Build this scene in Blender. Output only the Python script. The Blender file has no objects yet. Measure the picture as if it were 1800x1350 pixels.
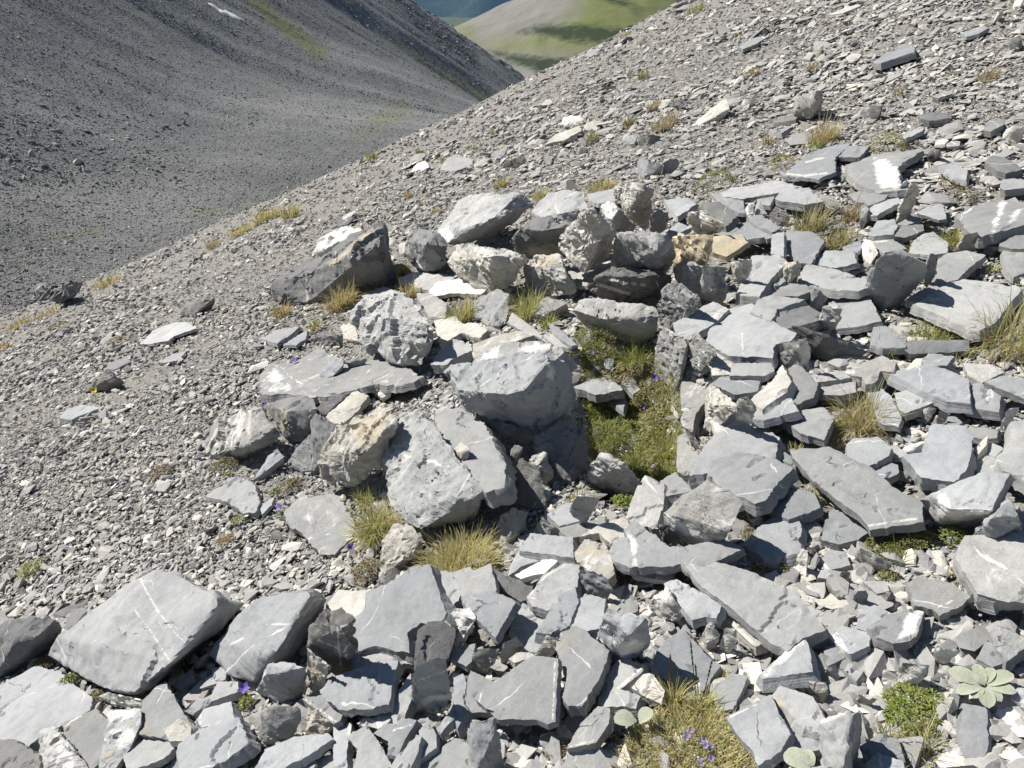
import bpy, bmesh, math, random
import numpy as np
from mathutils import Vector, Matrix, noise, geometry
from mathutils.bvhtree import BVHTree

rng = np.random.default_rng(11)
random.seed(5)
scene = bpy.context.scene
COL = scene.collection

# ------------------------------------------------------------------ camera
F = 1352.0
PITCH = math.radians(30)
CP, SP = math.cos(PITCH), math.sin(PITCH)
CAM = Vector((0, 0, 1.6))

def rdir(px, py):
    u, v = px - 900.0, 675.0 - py
    return Vector((u, CP * F + SP * v, -SP * F + CP * v))

def project(P):
    x, y, z = P[0], P[1], P[2] - 1.6
    fz = y * CP - z * SP
    if fz < 1e-4:
        return (-9999, -9999)
    return (900 + F * x / fz, 675 - F * (y * SP + z * CP) / fz)

# ------------------------------------------------------------------ near ground, a height field in metres
QA, QB, QC = -0.00093, -0.006435, 0.003811
BUMPS = []          # (x, y, rx, ry, angle, height, power)

def base_g(x, y):
    return 0.33 * x - (QC * y * y + QB * x * y + QA * x * x)

def ground(x, y):
    z = base_g(x, y) + 0.022 * math.sin(1.9 * x + 0.7 + 1.1 * math.sin(1.3 * y)) + 0.016 * math.sin(2.6 * y - 1.4 * x + 0.9 * math.sin(2.1 * x)) + 0.006 * math.sin(7.3 * x + 3.1 * y) * math.sin(6.1 * y - 2.7 * x)
    for bx, by, rx, ry, ca, sa, hh, pw in BUMPS:
        dx, dy = x - bx, y - by
        q = abs((dx * ca + dy * sa) / rx) ** pw + abs((-dx * sa + dy * ca) / ry) ** pw
        if q < 6:
            z += hh * math.exp(-q)
    return z

def ground_np(x, y):
    z = base_g(x, y) + 0.022 * np.sin(1.9 * x + 0.7 + 1.1 * np.sin(1.3 * y)) + 0.016 * np.sin(2.6 * y - 1.4 * x + 0.9 * np.sin(2.1 * x)) + 0.006 * np.sin(7.3 * x + 3.1 * y) * np.sin(6.1 * y - 2.7 * x)
    for bx, by, rx, ry, ca, sa, hh, pw in BUMPS:
        dx, dy = x - bx, y - by
        q = np.abs((dx * ca + dy * sa) / rx) ** pw + np.abs((-dx * sa + dy * ca) / ry) ** pw
        z = z + hh * np.exp(-q)
    return z

def hit(px, py, h=0.0, g=ground):
    d = rdir(px, py)
    t, tp = 0.0005, 0.0004
    for _ in range(400):
        if 1.6 + d.z * t - g(d.x * t, d.y * t) - h < 0:
            a, b = tp, t
            for _ in range(28):
                m = (a + b) / 2
                if 1.6 + d.z * m - g(d.x * m, d.y * m) - h < 0:
                    b = m
                else:
                    a = m
            return Vector((d.x * b, d.y * b, 1.6 + d.z * b))
        tp = t
        t *= 1.02
        if t > 0.06:
            break
    t = 0.012
    return Vector((d.x * t, d.y * t, 1.6 + d.z * t))

def bump(px, py, rx, ry, ang, hh, pw=2.0):
    P = hit(px, py, 0, base_g)
    a = math.radians(ang)
    BUMPS.append((P.x, P.y, rx, ry, math.cos(a), math.sin(a), hh, pw))

bump(1112, 715, 0.21, 0.42, 8, -0.26, 4.0)      # the sunken floor of the shelter
bump(690, 560, 0.9, 0.9, 0, 0.06)
bump(860, 760, 0.35, 0.45, 0, 0.05)

# ------------------------------------------------------------------ small helpers
def fbm(p, octv=4):
    return noise.fractal(p, 1.0, 2.0, octv)

def new_mesh(name, verts, faces):
    me = bpy.data.meshes.new(name)
    me.from_pydata([tuple(v) for v in verts], [], faces)
    me.update()
    return me

def np_mesh(name, verts, tris):
    """verts (n,3), tris (m,3) numpy"""
    me = bpy.data.meshes.new(name)
    n, m = len(verts), len(tris)
    me.vertices.add(n)
    me.vertices.foreach_set('co', np.ascontiguousarray(verts, dtype=np.float32).ravel())
    me.loops.add(m * 3)
    me.loops.foreach_set('vertex_index', np.ascontiguousarray(tris, dtype=np.int32).ravel())
    me.polygons.add(m)
    me.polygons.foreach_set('loop_start', np.arange(0, m * 3, 3, dtype=np.int32))
    me.update(calc_edges=True)
    me.shade_flat()
    return me

def link(name, me, mat=None, loc=None, rot=None):
    o = bpy.data.objects.new(name, me)
    COL.objects.link(o)
    if mat is not None:
        me.materials.append(mat)
    if loc is not None:
        o.location = loc
    return o

def tag(o, label, cat, group=None, kind=None):
    if label:
        o['label'] = label
    if cat:
        o['category'] = cat
    if group:
        o['group'] = group
    if kind:
        o['kind'] = kind
    return o

# ------------------------------------------------------------------ materials
def nt(name):
    m = bpy.data.materials.new(name)
    m.use_nodes = True
    t = m.node_tree
    t.nodes.clear()
    return m, t

class NG:
    """tiny node-graph writer"""
    def __init__(self, tree):
        self.t = tree
    def n(self, typ, **kw):
        nd = self.t.nodes.new(typ)
        for k, v in kw.items():
            setattr(nd, k, v)
        return nd
    def L(self, a, b):
        self.t.links.new(a, b)
    def val(self, sock, v):
        if hasattr(v, 'is_output') or isinstance(v, bpy.types.NodeSocket):
            self.L(v, sock)
        else:
            sock.default_value = v
    def math(self, op, a, b=None, c=None, clamp=False):
        nd = self.n('ShaderNodeMath', operation=op, use_clamp=clamp)
        self.val(nd.inputs[0], a)
        if b is not None:
            self.val(nd.inputs[1], b)
        if c is not None:
            self.val(nd.inputs[2], c)
        return nd.outputs[0]
    def noise(self, vec, scale, detail=5, rough=0.55, dist=0.0):
        nd = self.n('ShaderNodeTexNoise')
        self.L(vec, nd.inputs['Vector'])
        nd.inputs['Scale'].default_value = scale
        nd.inputs['Detail'].default_value = detail
        nd.inputs['Roughness'].default_value = rough
        nd.inputs['Distortion'].default_value = dist
        return nd.outputs['Fac']
    def vor(self, vec, scale, feature='F1', out='Distance', rnd=1.0):
        nd = self.n('ShaderNodeTexVoronoi', feature=feature)
        self.L(vec, nd.inputs['Vector'])
        nd.inputs['Scale'].default_value = scale
        nd.inputs['Randomness'].default_value = rnd
        return nd.outputs[out]
    def mapping(self, vec, scale=(1, 1, 1), loc=(0, 0, 0), rot=(0, 0, 0)):
        nd = self.n('ShaderNodeMapping')
        self.L(vec, nd.inputs['Vector'])
        nd.inputs['Scale'].default_value = scale
        nd.inputs['Location'].default_value = loc
        nd.inputs['Rotation'].default_value = rot
        return nd.outputs[0]
    def ramp(self, fac, stops, interp='LINEAR'):
        nd = self.n('ShaderNodeValToRGB')
        self.L(fac, nd.inputs['Fac'])
        cr = nd.color_ramp
        cr.interpolation = interp
        while len(cr.elements) < len(stops):
            cr.elements.new(0.5)
        for e, (p, c) in zip(cr.elements, stops):
            e.position = p
            e.color = c if len(c) == 4 else (*c, 1)
        return nd.outputs['Color']
    def mr(self, v, a, b, c=0.0, d=1.0, smooth=False):
        nd = self.n('ShaderNodeMapRange', clamp=True)
        if smooth:
            nd.interpolation_type = 'SMOOTHSTEP'
        self.L(v, nd.inputs['Value'])
        nd.inputs['From Min'].default_value = a
        nd.inputs['From Max'].default_value = b
        nd.inputs['To Min'].default_value = c
        nd.inputs['To Max'].default_value = d
        return nd.outputs['Result']
    def mix(self, fac, a, b, mode='MIX'):
        nd = self.n('ShaderNodeMix', data_type='RGBA', blend_type=mode)
        self.val(nd.inputs[0], fac)
        self.val(nd.inputs[6], a if not isinstance(a, tuple) else (*a, 1) if len(a) == 3 else a)
        self.val(nd.inputs[7], b if not isinstance(b, tuple) else (*b, 1) if len(b) == 3 else b)
        return nd.outputs[2]
    def bump(self, height, strength, dist, prev=None):
        nd = self.n('ShaderNodeBump')
        nd.inputs['Strength'].default_value = strength
        nd.inputs['Distance'].default_value = dist
        self.L(height, nd.inputs['Height'])
        if prev is not None:
            self.L(prev, nd.inputs['Normal'])
        return nd.outputs['Normal']
    def bsdf(self, color, rough=0.8, normal=None, spec=0.3):
        b = self.n('ShaderNodeBsdfPrincipled')
        self.val(b.inputs['Base Color'], color if not isinstance(color, tuple) else (*color, 1))
        self.val(b.inputs['Roughness'], rough)
        b.inputs['Specular IOR Level'].default_value = spec
        if normal is not None:
            self.L(normal, b.inputs['Normal'])
        o = self.n('ShaderNodeOutputMaterial')
        self.L(b.outputs[0], o.inputs['Surface'])
        return b

def rock_material(name, A, B, vein=0.3, veincol=(0.62, 0.61, 0.58), speck=0.3, stain=0.2,
                  staincol=(0.36, 0.27, 0.15), lam=1.0, mott=1.0, rough_bump=1.0, pale=0.0):
    m, t = nt(name)
    g = NG(t)
    tc = g.n('ShaderNodeTexCoord')
    oi = g.n('ShaderNodeObjectInfo')
    off = g.n('ShaderNodeVectorMath', operation='MULTIPLY_ADD')
    cmb = g.n('ShaderNodeCombineXYZ')
    for i in range(3):
        g.L(oi.outputs['Random'], cmb.inputs[i])
    g.L(cmb.outputs[0], off.inputs[0])
    off.inputs[1].default_value = (37.0, 53.0, 71.0)
    g.L(tc.outputs['Object'], off.inputs[2])
    v = off.outputs[0]
    # broad tone and mottling
    big = g.noise(v, 5.0, 4, 0.55)
    mid = g.noise(v, 28.0, 6, 0.65, 0.6)
    fine = g.noise(v, 160.0, 4, 0.7)
    streak = g.noise(g.mapping(v, (5, 34, 60)), 1.0, 5, 0.6, 0.4)
    lamn = g.noise(g.mapping(v, (3, 3, 150)), 1.0, 3, 0.6)
    f = g.math('ADD', g.math('MULTIPLY', g.mr(big, 0.3, 0.7), 0.45), g.math('MULTIPLY', g.mr(mid, 0.3, 0.7), 0.30 * mott))
    f = g.math('ADD', f, g.math('MULTIPLY', g.mr(streak, 0.3, 0.7), 0.25 * lam))
    col = g.mix(g.math('MULTIPLY', f, 1.0, clamp=True), A, B)
    # per-stone tone
    rnd = g.math('MULTIPLY_ADD', oi.outputs['Random'], 0.44, 0.80)
    r2 = g.math('FRACT', g.math('MULTIPLY', oi.outputs['Random'], 17.0))
    rc = g.n('ShaderNodeCombineColor')
    g.L(g.math('MULTIPLY', rnd, g.math('MULTIPLY_ADD', r2, 0.04, 0.985)), rc.inputs[0])
    g.L(rnd, rc.inputs[1])
    g.L(g.math('MULTIPLY', rnd, g.math('MULTIPLY_ADD', r2, -0.07, 1.015)), rc.inputs[2])
    col = g.mix(1.0, col, rc.outputs[0], 'MULTIPLY')
    # dust and weathering in broad irregular patches
    dn = g.noise(g.mapping(v, (1, 1, 1), (6.1, 2.9, 4.4)), 9.0, 7, 0.68, 0.5)
    col = g.mix(g.mr(dn, 0.52, 0.74, 0, 0.28), col, (0.39, 0.372, 0.335))
    col = g.mix(g.mr(dn, 0.30, 0.44, 0.38, 0.0), col, (0.13, 0.132, 0.135))
    # grain
    gr = g.math('MULTIPLY_ADD', fine, 0.5, 0.75)
    gc = g.n('ShaderNodeCombineColor')
    for i in range(3):
        g.L(gr, gc.inputs[i])
    col = g.mix(0.9, col, gc.outputs[0], 'MULTIPLY')
    # rusty / ochre stains with soft irregular outlines
    if stain > 0:
        sn = g.noise(g.mapping(v, (1, 1, 1), (9.1, 3.3, 1.7)), 7.0, 6, 0.65, 0.8)
        sf = g.mr(sn, 0.68 - 0.25 * stain, 0.80 - 0.18 * stain, 0, 0.65)
        col = g.mix(sf, col, staincol)
    # pale calcite crust
    if pale > 0:
        pn = g.noise(g.mapping(v, (1, 1, 1), (2.1, 8.3, 5.7)), 11.0, 8, 0.7, 0.7)
        pf = g.mr(pn, 0.66 - 0.22 * pale, 0.74 - 0.16 * pale, 0, 0.8)
        col = g.mix(pf, col, veincol)
    # thin mineral veins: where a warped noise passes through a level
    if vein > 0:
        sx_ = g.n('ShaderNodeSeparateXYZ')
        g.L(g.mapping(v, (1, 1, 1), (0.3, 0.1, 0.7), (0.35, 0.5, 0.6)), sx_.inputs[0])
        wob = g.noise(v, 4.0, 4, 0.55)
        ph = g.math('ADD', g.math('MULTIPLY', sx_.outputs[0], 3.1), g.math('MULTIPLY', wob, 0.42))
        line = g.math('ABSOLUTE', g.math('SUBTRACT', g.math('FRACT', ph), 0.5))
        ph2 = g.math('ADD', g.math('MULTIPLY', sx_.outputs[1], 2.3), g.math('MULTIPLY', wob, 0.3))
        line2 = g.math('ABSOLUTE', g.math('SUBTRACT', g.math('FRACT', ph2), 0.5))
        line = g.math('MINIMUM', line, g.math('MULTIPLY', line2, 1.6))
        lw = g.mr(g.noise(v, 11.0, 4, 0.6), 0.46, 0.75, 0.0, 0.022)
        lf = g.math('LESS_THAN', line, g.math('MULTIPLY', lw, 0.35 + vein))
        col = g.mix(g.math('MULTIPLY', lf, min(1.0, 0.55 + vein * 0.5)), col, veincol)
    # tiny pale specks of lichen and crystals
    if speck > 0:
        sp = g.vor(v, 130.0)
        mk = g.mr(g.noise(v, 6.0, 3), 0.48, 0.62)
        sf = g.math('MULTIPLY', g.math('LESS_THAN', sp, 0.17 * speck + 0.06), mk)
        col = g.mix(g.math('MULTIPLY', sf, 0.6), col, (0.55, 0.55, 0.52))
    # hand-placed mineral marks (r: white calcite, g: ochre crust)
    at = g.n('ShaderNodeAttribute', attribute_name='mark')
    sep = g.n('ShaderNodeSeparateColor')
    g.L(at.outputs['Color'], sep.inputs[0])
    edge = g.math('MULTIPLY_ADD', mid, 0.7, -0.35)
    wf = g.math('MULTIPLY', g.mr(g.math('ADD', sep.outputs[0], g.math('MULTIPLY', edge, 2.6)), 0.30, 0.70, 0, 1), g.mr(streak, 0.28, 0.55, 0.72, 0.97))
    wcol = g.mix(g.mr(mid, 0.35, 0.7), (0.60, 0.585, 0.55), (0.84, 0.82, 0.78))
    col = g.mix(wf, col, wcol)
    lf2 = g.mr(g.math('ADD', sep.outputs[2], g.math('MULTIPLY', edge, 1.3)), 0.45, 0.75, 0, 0.62)
    col = g.mix(lf2, col, (0.66, 0.64, 0.585))
    tf = g.mr(g.math('ADD', sep.outputs[1], g.math('MULTIPLY', edge, 1.8)), 0.3, 0.8, 0, 0.85)
    tcol = g.mix(g.mr(mid, 0.3, 0.7), (0.36, 0.31, 0.225), (0.52, 0.47, 0.37))
    col = g.mix(tf, col, tcol)
    # hairline cracks
    wr = g.n('ShaderNodeTexNoise')
    g.L(v, wr.inputs['Vector'])
    wr.inputs['Scale'].default_value = 9.0
    wr.inputs['Detail'].default_value = 4
    wv2 = g.n('ShaderNodeVectorMath', operation='MULTIPLY_ADD')
    g.L(wr.outputs['Color'], wv2.inputs[0])
    wv2.inputs[1].default_value = (0.16, 0.16, 0.16)
    g.L(v, wv2.inputs[2])
    ck = g.vor(g.mapping(wv2.outputs[0], (1.6, 0.7, 0.6), (1.3, 2.4, 0.2), (0, 0, 0.5)), 5.0, 'DISTANCE_TO_EDGE', 'Distance')
    ckm = g.mr(g.noise(v, 7.0, 3), 0.60, 0.64)
    ckf = g.math('MULTIPLY', g.math('LESS_THAN', ck, 0.008), ckm)
    col = g.mix(g.math('MULTIPLY', ckf, 0.7), col, (0.035, 0.035, 0.037))
    # relief
    hgt = g.math('ADD', g.math('MULTIPLY', mid, 0.9), g.math('MULTIPLY', fine, 0.35))
    hgt = g.math('ADD', hgt, g.math('MULTIPLY', lamn, 0.8 * lam))
    hgt = g.math('ADD', hgt, g.math('MULTIPLY', streak, 0.5 * lam))
    hgt = g.math('SUBTRACT', hgt, g.math('MULTIPLY', ckf, 0.8))
    nrm = g.bump(hgt, 0.55 * rough_bump, 0.006)
    g.bsdf(col, 0.78, nrm, 0.25)
    return m

MATS = {}
def build_rock_mats():
    MATS['s'] = rock_material('slate grey', (0.208, 0.217, 0.226), (0.352, 0.359, 0.364), vein=0.15, speck=0.5, stain=0.16, mott=1.3)
    MATS['v'] = rock_material('slate veined', (0.222, 0.23, 0.236), (0.375, 0.379, 0.38), vein=0.7, speck=0.5, stain=0.12, pale=0.1)
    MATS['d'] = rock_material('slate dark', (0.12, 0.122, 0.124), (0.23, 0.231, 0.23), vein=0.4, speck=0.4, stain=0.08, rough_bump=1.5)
    MATS['l'] = rock_material('limestone pale', (0.235, 0.238, 0.238), (0.425, 0.423, 0.41), vein=0.8, speck=0.7, stain=0.2, mott=1.7, rough_bump=2.2, pale=0.42)
    MATS['t'] = rock_material('limestone ochre', (0.31, 0.30, 0.275), (0.54, 0.515, 0.465), vein=0.5, speck=0.5, stain=0.5, staincol=(0.50, 0.43, 0.32), mott=1.7, rough_bump=2.2, pale=0.7)
    MATS['o'] = rock_material('ochre crust', (0.42, 0.35, 0.235), (0.60, 0.52, 0.38), vein=0.0, speck=0.3, stain=0.3, staincol=(0.38, 0.28, 0.15), mott=1.6, rough_bump=2.0)
    MATS['q'] = rock_material('calcite white', (0.56, 0.55, 0.52), (0.82, 0.80, 0.76), vein=0.1, speck=0.2, stain=0.35, staincol=(0.60, 0.52, 0.40), lam=0.6, mott=1.4, rough_bump=1.6)

# ------------------------------------------------------------------ rocks
ROCK_TRIS = []      # for keeping scatter off the stones
REG = {'Z': (0, 0, 1.0), 'A': (300, 300, 3.971), 'B': (700, 300, 3.971), 'C': (1050, 300, 3.971), 'D': (1400, 300, 4.5),
       'E': (320, 600, 3.971), 'F': (650, 560, 3.971), 'G': (950, 560, 3.971), 'H': (1350, 560, 3.971), 'I': (0, 560, 3.971),
       'J': (0, 950, 3.375), 'K': (350, 950, 3.375), 'L': (700, 950, 3.375), 'M': (1000, 950, 3.375), 'N': (1350, 950, 3.375),
       'O': (450, 830, 4.0), 'P': (900, 800, 3.6), 'Q': (1200, 0, 3.0), 'R': (600, 0, 3.0), 'W': (1350, 780, 3.971),
       'X': (1350, 60, 3.971), 'Y': (1000, 100, 3.971)}

def pts_of(txt, reg):
    ox, oy, s = REG[reg]
    out = []
    for w in txt.split():
        c = [float(q) for q in w.split(',')]
        out.append((ox + c[0] / s, oy + c[1] / s) + tuple(c[2:]))
    return out

def ground_slopes(x, y, e=0.12):
    return ((base_g(x + e, y) - base_g(x - e, y)) / (2 * e), (base_g(x, y + e) - base_g(x, y - e)) / (2 * e))

def seg_dist(P, a, b):
    ab = b - a
    L2 = float(ab @ ab) + 1e-12
    tt = np.clip(((P - a) @ ab) / L2, 0, 1)
    return np.linalg.norm(P - (a + tt[:, None] * ab), axis=1)

def in_poly(P, poly):
    x, y = P[:, 0], P[:, 1]
    ins = np.zeros(len(P), bool)
    j = len(poly) - 1
    for i in range(len(poly)):
        xi, yi = poly[i]
        xj, yj = poly[j]
        c = ((yi > y) != (yj > y)) & (x < (xj - xi) * (y - yi) / (yj - yi + 1e-12) + xi)
        ins ^= c
        j = i
    return ins

def mark_attr(me, mw, marks, reg):
    n = len(me.vertices)
    at = me.attributes.new('mark', 'FLOAT_COLOR', 'POINT')
    arr = np.full((n, 4), -1.5, np.float32)
    arr[:, 3] = 1
    if marks:
        co = np.empty(n * 3, np.float32)
        me.vertices.foreach_get('co', co)
        M = np.array(mw)
        w = co.reshape(-1, 3) @ M[:3, :3].T + M[:3, 3]
        x, y, z = w[:, 0], w[:, 1], w[:, 2] - 1.6
        fz = np.maximum(y * CP - z * SP, 1e-3)
        P = np.stack([900 + F * x / fz, 675 - F * (y * SP + z * CP) / fz], 1)
        for typ, txt, wd in marks:
            q = np.array(pts_of(txt, reg))
            ch = {'W': 0, 'T': 1, 't': 1, 'w': 2}[typ]
            if typ in 'wt':
                d = np.full(n, 1e9)
                for i in range(len(q) - 1):
                    d = np.minimum(d, seg_dist(P, q[i], q[i + 1]))
                v = np.clip(1.0 - d / (2.0 * max(wd * 0.75, 2.2)), -1.5, 1)
            else:
                d = np.full(n, 1e9)
                for i in range(len(q)):
                    d = np.minimum(d, seg_dist(P, q[i], q[(i + 1) % len(q)]))
                ins = in_poly(P, q)
                v = np.clip(0.5 + np.where(ins, d, -d) / 16.0, -1.5, 2)
            arr[:, ch] = np.maximum(arr[:, ch], v)
    at.data.foreach_set('color', arr.ravel())

def finish_rock(bm, name, mat, M, marks, reg, ang=32):
    """bm holds world coordinates; M is the object's matrix (z along the bedding)"""
    bmesh.ops.recalc_face_normals(bm, faces=bm.faces[:])
    bm.transform(M.inverted())
    me = bpy.data.meshes.new(name)
    bm.to_mesh(me)
    bm.free()
    me.shade_smooth()
    me.set_sharp_from_angle(angle=math.radians(ang))
    mark_attr(me, M, marks, reg)
    o = link(name, me, MATS[mat])
    o.matrix_world = M
    M4 = np.array(M)
    co = np.empty(len(me.vertices) * 3, np.float32)
    me.vertices.foreach_get('co', co)
    ROCK_TRIS.append((co.reshape(-1, 3) @ M4[:3, :3].T + M4[:3, 3], [tuple(p.vertices) for p in me.polygons]))
    return o

def frame(n, P, spin):
    n = n.normalized()
    a = Vector((math.cos(spin), math.sin(spin), 0))
    ex = (a - n * a.dot(n)).normalized()
    ey = n.cross(ex)
    M = Matrix.Identity(4)
    for i in range(3):
        M[i][0], M[i][1], M[i][2], M[i][3] = ex[i], ey[i], n[i], P[i]
    return M

def slab(name, poly, mat, h=0.08, gx=0.0, gy=0.0, th=0.06, sl=None, terr=1.0, rag=1.0, marks=(), reg='Z', seed=0, e_px=4.6):
    rd = random.Random(seed * 7 + 3)
    cx = sum(p[0] for p in poly) / len(poly)
    cy = sum(p[1] for p in poly) / len(poly)
    poly = [(cx + (p[0] - cx) * 1.085, cy + (p[1] - cy) * 1.085) for p in poly]
    P0 = hit(cx, cy, h)
    sx, sy = ground_slopes(P0.x, P0.y)
    ax, ay = sx + gx, sy + gy
    n = Vector((-ax, -ay, 1)).normalized()
    pts = []
    for px, py in poly:
        d = rdir(px, py)
        den = n.dot(d)
        if den > -60:
            den = -60
        tt = n.dot(P0 - CAM) / den
        pts.append(CAM + d * tt)
    mpp = (P0 - CAM).length / F
    e = max(0.0055, e_px * mpp)
    M = frame(n, P0, rd.uniform(0, 6.28))
    Mi = M.inverted()
    q = [Mi @ p for p in pts]
    q = [Vector((p.x, p.y)) for p in q]
    area = 0.5 * sum(q[i].x * q[(i + 1) % len(q)].y - q[(i + 1) % len(q)].x * q[i].y for i in range(len(q)))
    if area < 0:
        q.reverse()
        area = -area
    size = math.sqrt(area)
    so = Vector((seed * 3.17, seed * 1.31, 0))
    # broken outline
    out = []
    for i in range(len(q)):
        a, b = q[i], q[(i + 1) % len(q)]
        L = (b - a).length
        ns = max(1, int(L / e + 0.5))
        d = (b - a) / max(L, 1e-6)
        nn = Vector((d.y, -d.x))
        for k in range(ns):
            s = k / ns
            p = a + (b - a) * s
            w = min(1.0, 4 * s * (1 - s) + 0.25)
            f1 = noise.noise(Vector((p.x, p.y, 0)) * (5.5 / size) + so)
            f2 = noise.noise(Vector((p.x, p.y, 3)) * (16 / size) + so)
            f3 = noise.noise(Vector((p.x, p.y, 7)) * (45 / size) + so)
            st = round(noise.noise(Vector((p.x, p.y, 11)) * (11 / size) + so) * 3.2) / 3.2
            off = (0.015 * f1 + 0.013 * f2 + 0.016 * f3 + 0.026 * st) * size * rag * w
            out.append(p + nn * off)
    no = len(out)
    O = np.array([(p.x, p.y) for p in out])
    lo, hi = O.min(0), O.max(0)
    gxs = np.arange(lo[0], hi[0], e)
    gys = np.arange(lo[1], hi[1], e * 0.87)
    X, Y = np.meshgrid(gxs, gys)
    X = X + (np.arange(len(gys)) % 2)[:, None] * e * 0.5
    I = np.stack([X.ravel(), Y.ravel()], 1)
    lr = np.random.default_rng(seed + 99)
    I = I + lr.uniform(-0.22, 0.22, I.shape) * e
    I = I[in_poly(I, O)]
    if len(I):
        dm = np.full(len(I), 1e9)
        for i in range(no):
            dm = np.minimum(dm, seg_dist(I, O[i], O[(i + 1) % no]))
        I = I[dm > 0.55 * e]
    allp = [Vector((float(a), float(b))) for a, b in np.vstack([O, I])] if len(I) else [Vector((float(a), float(b))) for a, b in O]
    rv, re, rf, *_ = geometry.delaunay_2d_cdt(allp, [(i, (i + 1) % no) for i in range(no)], [], 1, 1e-5)
    V2 = np.array([(p.x, p.y) for p in rv])
    dm = np.full(len(V2), 1e9)
    for i in range(no):
        dm = np.minimum(dm, seg_dist(V2, O[i], O[(i + 1) % no]))
    bm = bmesh.new()
    vs = []
    ta = rd.uniform(0, 6.28)
    tca, tsa = math.cos(ta), math.sin(ta)
    step = min(0.007, 0.13 * th + 0.0018) * terr
    for k, p in enumerate(rv):
        P = Vector((p.x, p.y, 0))
        lg = Vector((p.x * tca + p.y * tsa, (-p.x * tsa + p.y * tca) * 2.2, 1.7))
        a = fbm(P * (2.2 / size) + so, 3) * 0.012 * size
        b = fbm(lg * (1.15 / size) + so * 2, 2) + 0.10 * noise.noise(lg * (7 / size) + so)
        z = a - step * (max(0, math.floor(b * 3.0 - 0.42)))
        z += fbm(P * 60 + so, 3) * 0.0009
        dd = dm[k]
        cn = 0.5 + 0.5 * noise.noise(P * (9 / size) + so * 3)
        z -= (0.0012 + 0.016 * max(0, cn - 0.55)) * math.exp(-dd / (0.003 + 0.014 * cn)) * min(1, size / 0.12)
        vs.append(bm.verts.new((p.x, p.y, z)))
    for f in rf:
        try:
            bm.faces.new([vs[i] for i in f])
        except ValueError:
            pass
    # split sides in bedding layers
    bm.normal_update()
    layers = max(2, min(7, int(th / (e * 0.9)) + 1))
    if sl is None:
        sl = rd.uniform(-0.1, 0.45)
    be = [ed for ed in bm.edges if len(ed.link_faces) == 1]
    cen = O.mean(0)
    for j in range(layers):
        ext = bmesh.ops.extrude_edge_only(bm, edges=be)
        nv = [g for g in ext['geom'] if isinstance(g, bmesh.types.BMVert)]
        be = [g for g in ext['geom'] if isinstance(g, bmesh.types.BMEdge) and len(g.link_faces) == 1]
        dz = th / layers
        dirs = {v: Vector((0, 0)) for v in nv}
        for ed in be:
            a, b = ed.verts
            d = Vector((b.co.x - a.co.x, b.co.y - a.co.y))
            nn = Vector((d.y, -d.x))
            f = ed.link_faces[0]
            mid = (a.co + b.co) * 0.5
            # outward side: away from the owning top (use polygon centre as a hint, refined by tests inside)
            tp = np.array([[mid.x + nn.x * 0.2, mid.y + nn.y * 0.2]])
            if in_poly(tp, O)[0]:
                nn = -nn
            for v in (a, b):
                if v in dirs:
                    dirs[v] += nn
        zc = -(j + 0.5) * dz
        for v in nv:
            d = dirs[v]
            if d.length > 1e-9:
                d = d.normalized()
            P = Vector((v.co.x, v.co.y, zc))
            lamn = noise.noise(Vector((P.x * 7, P.y * 7, zc * 70 + seed)))
            lam2 = noise.noise(Vector((P.x * 40, P.y * 40, zc * 90 + seed)))
            o = sl * dz + (0.16 * lamn + 0.07 * lam2) * min(th, 0.08) * (0.8 if j < layers - 1 else 0.2)
            v.co.x += d.x * o
            v.co.y += d.y * o
            v.co.z -= dz * (1 + 0.25 * lam2)
    cv = bm.verts.new((cen[0], cen[1], -th))
    for ed in be:
        try:
            bm.faces.new((ed.verts[0], ed.verts[1], cv))
        except ValueError:
            pass
    bm.transform(M)
    return finish_rock(bm, name, mat, M, marks, reg)

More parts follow.
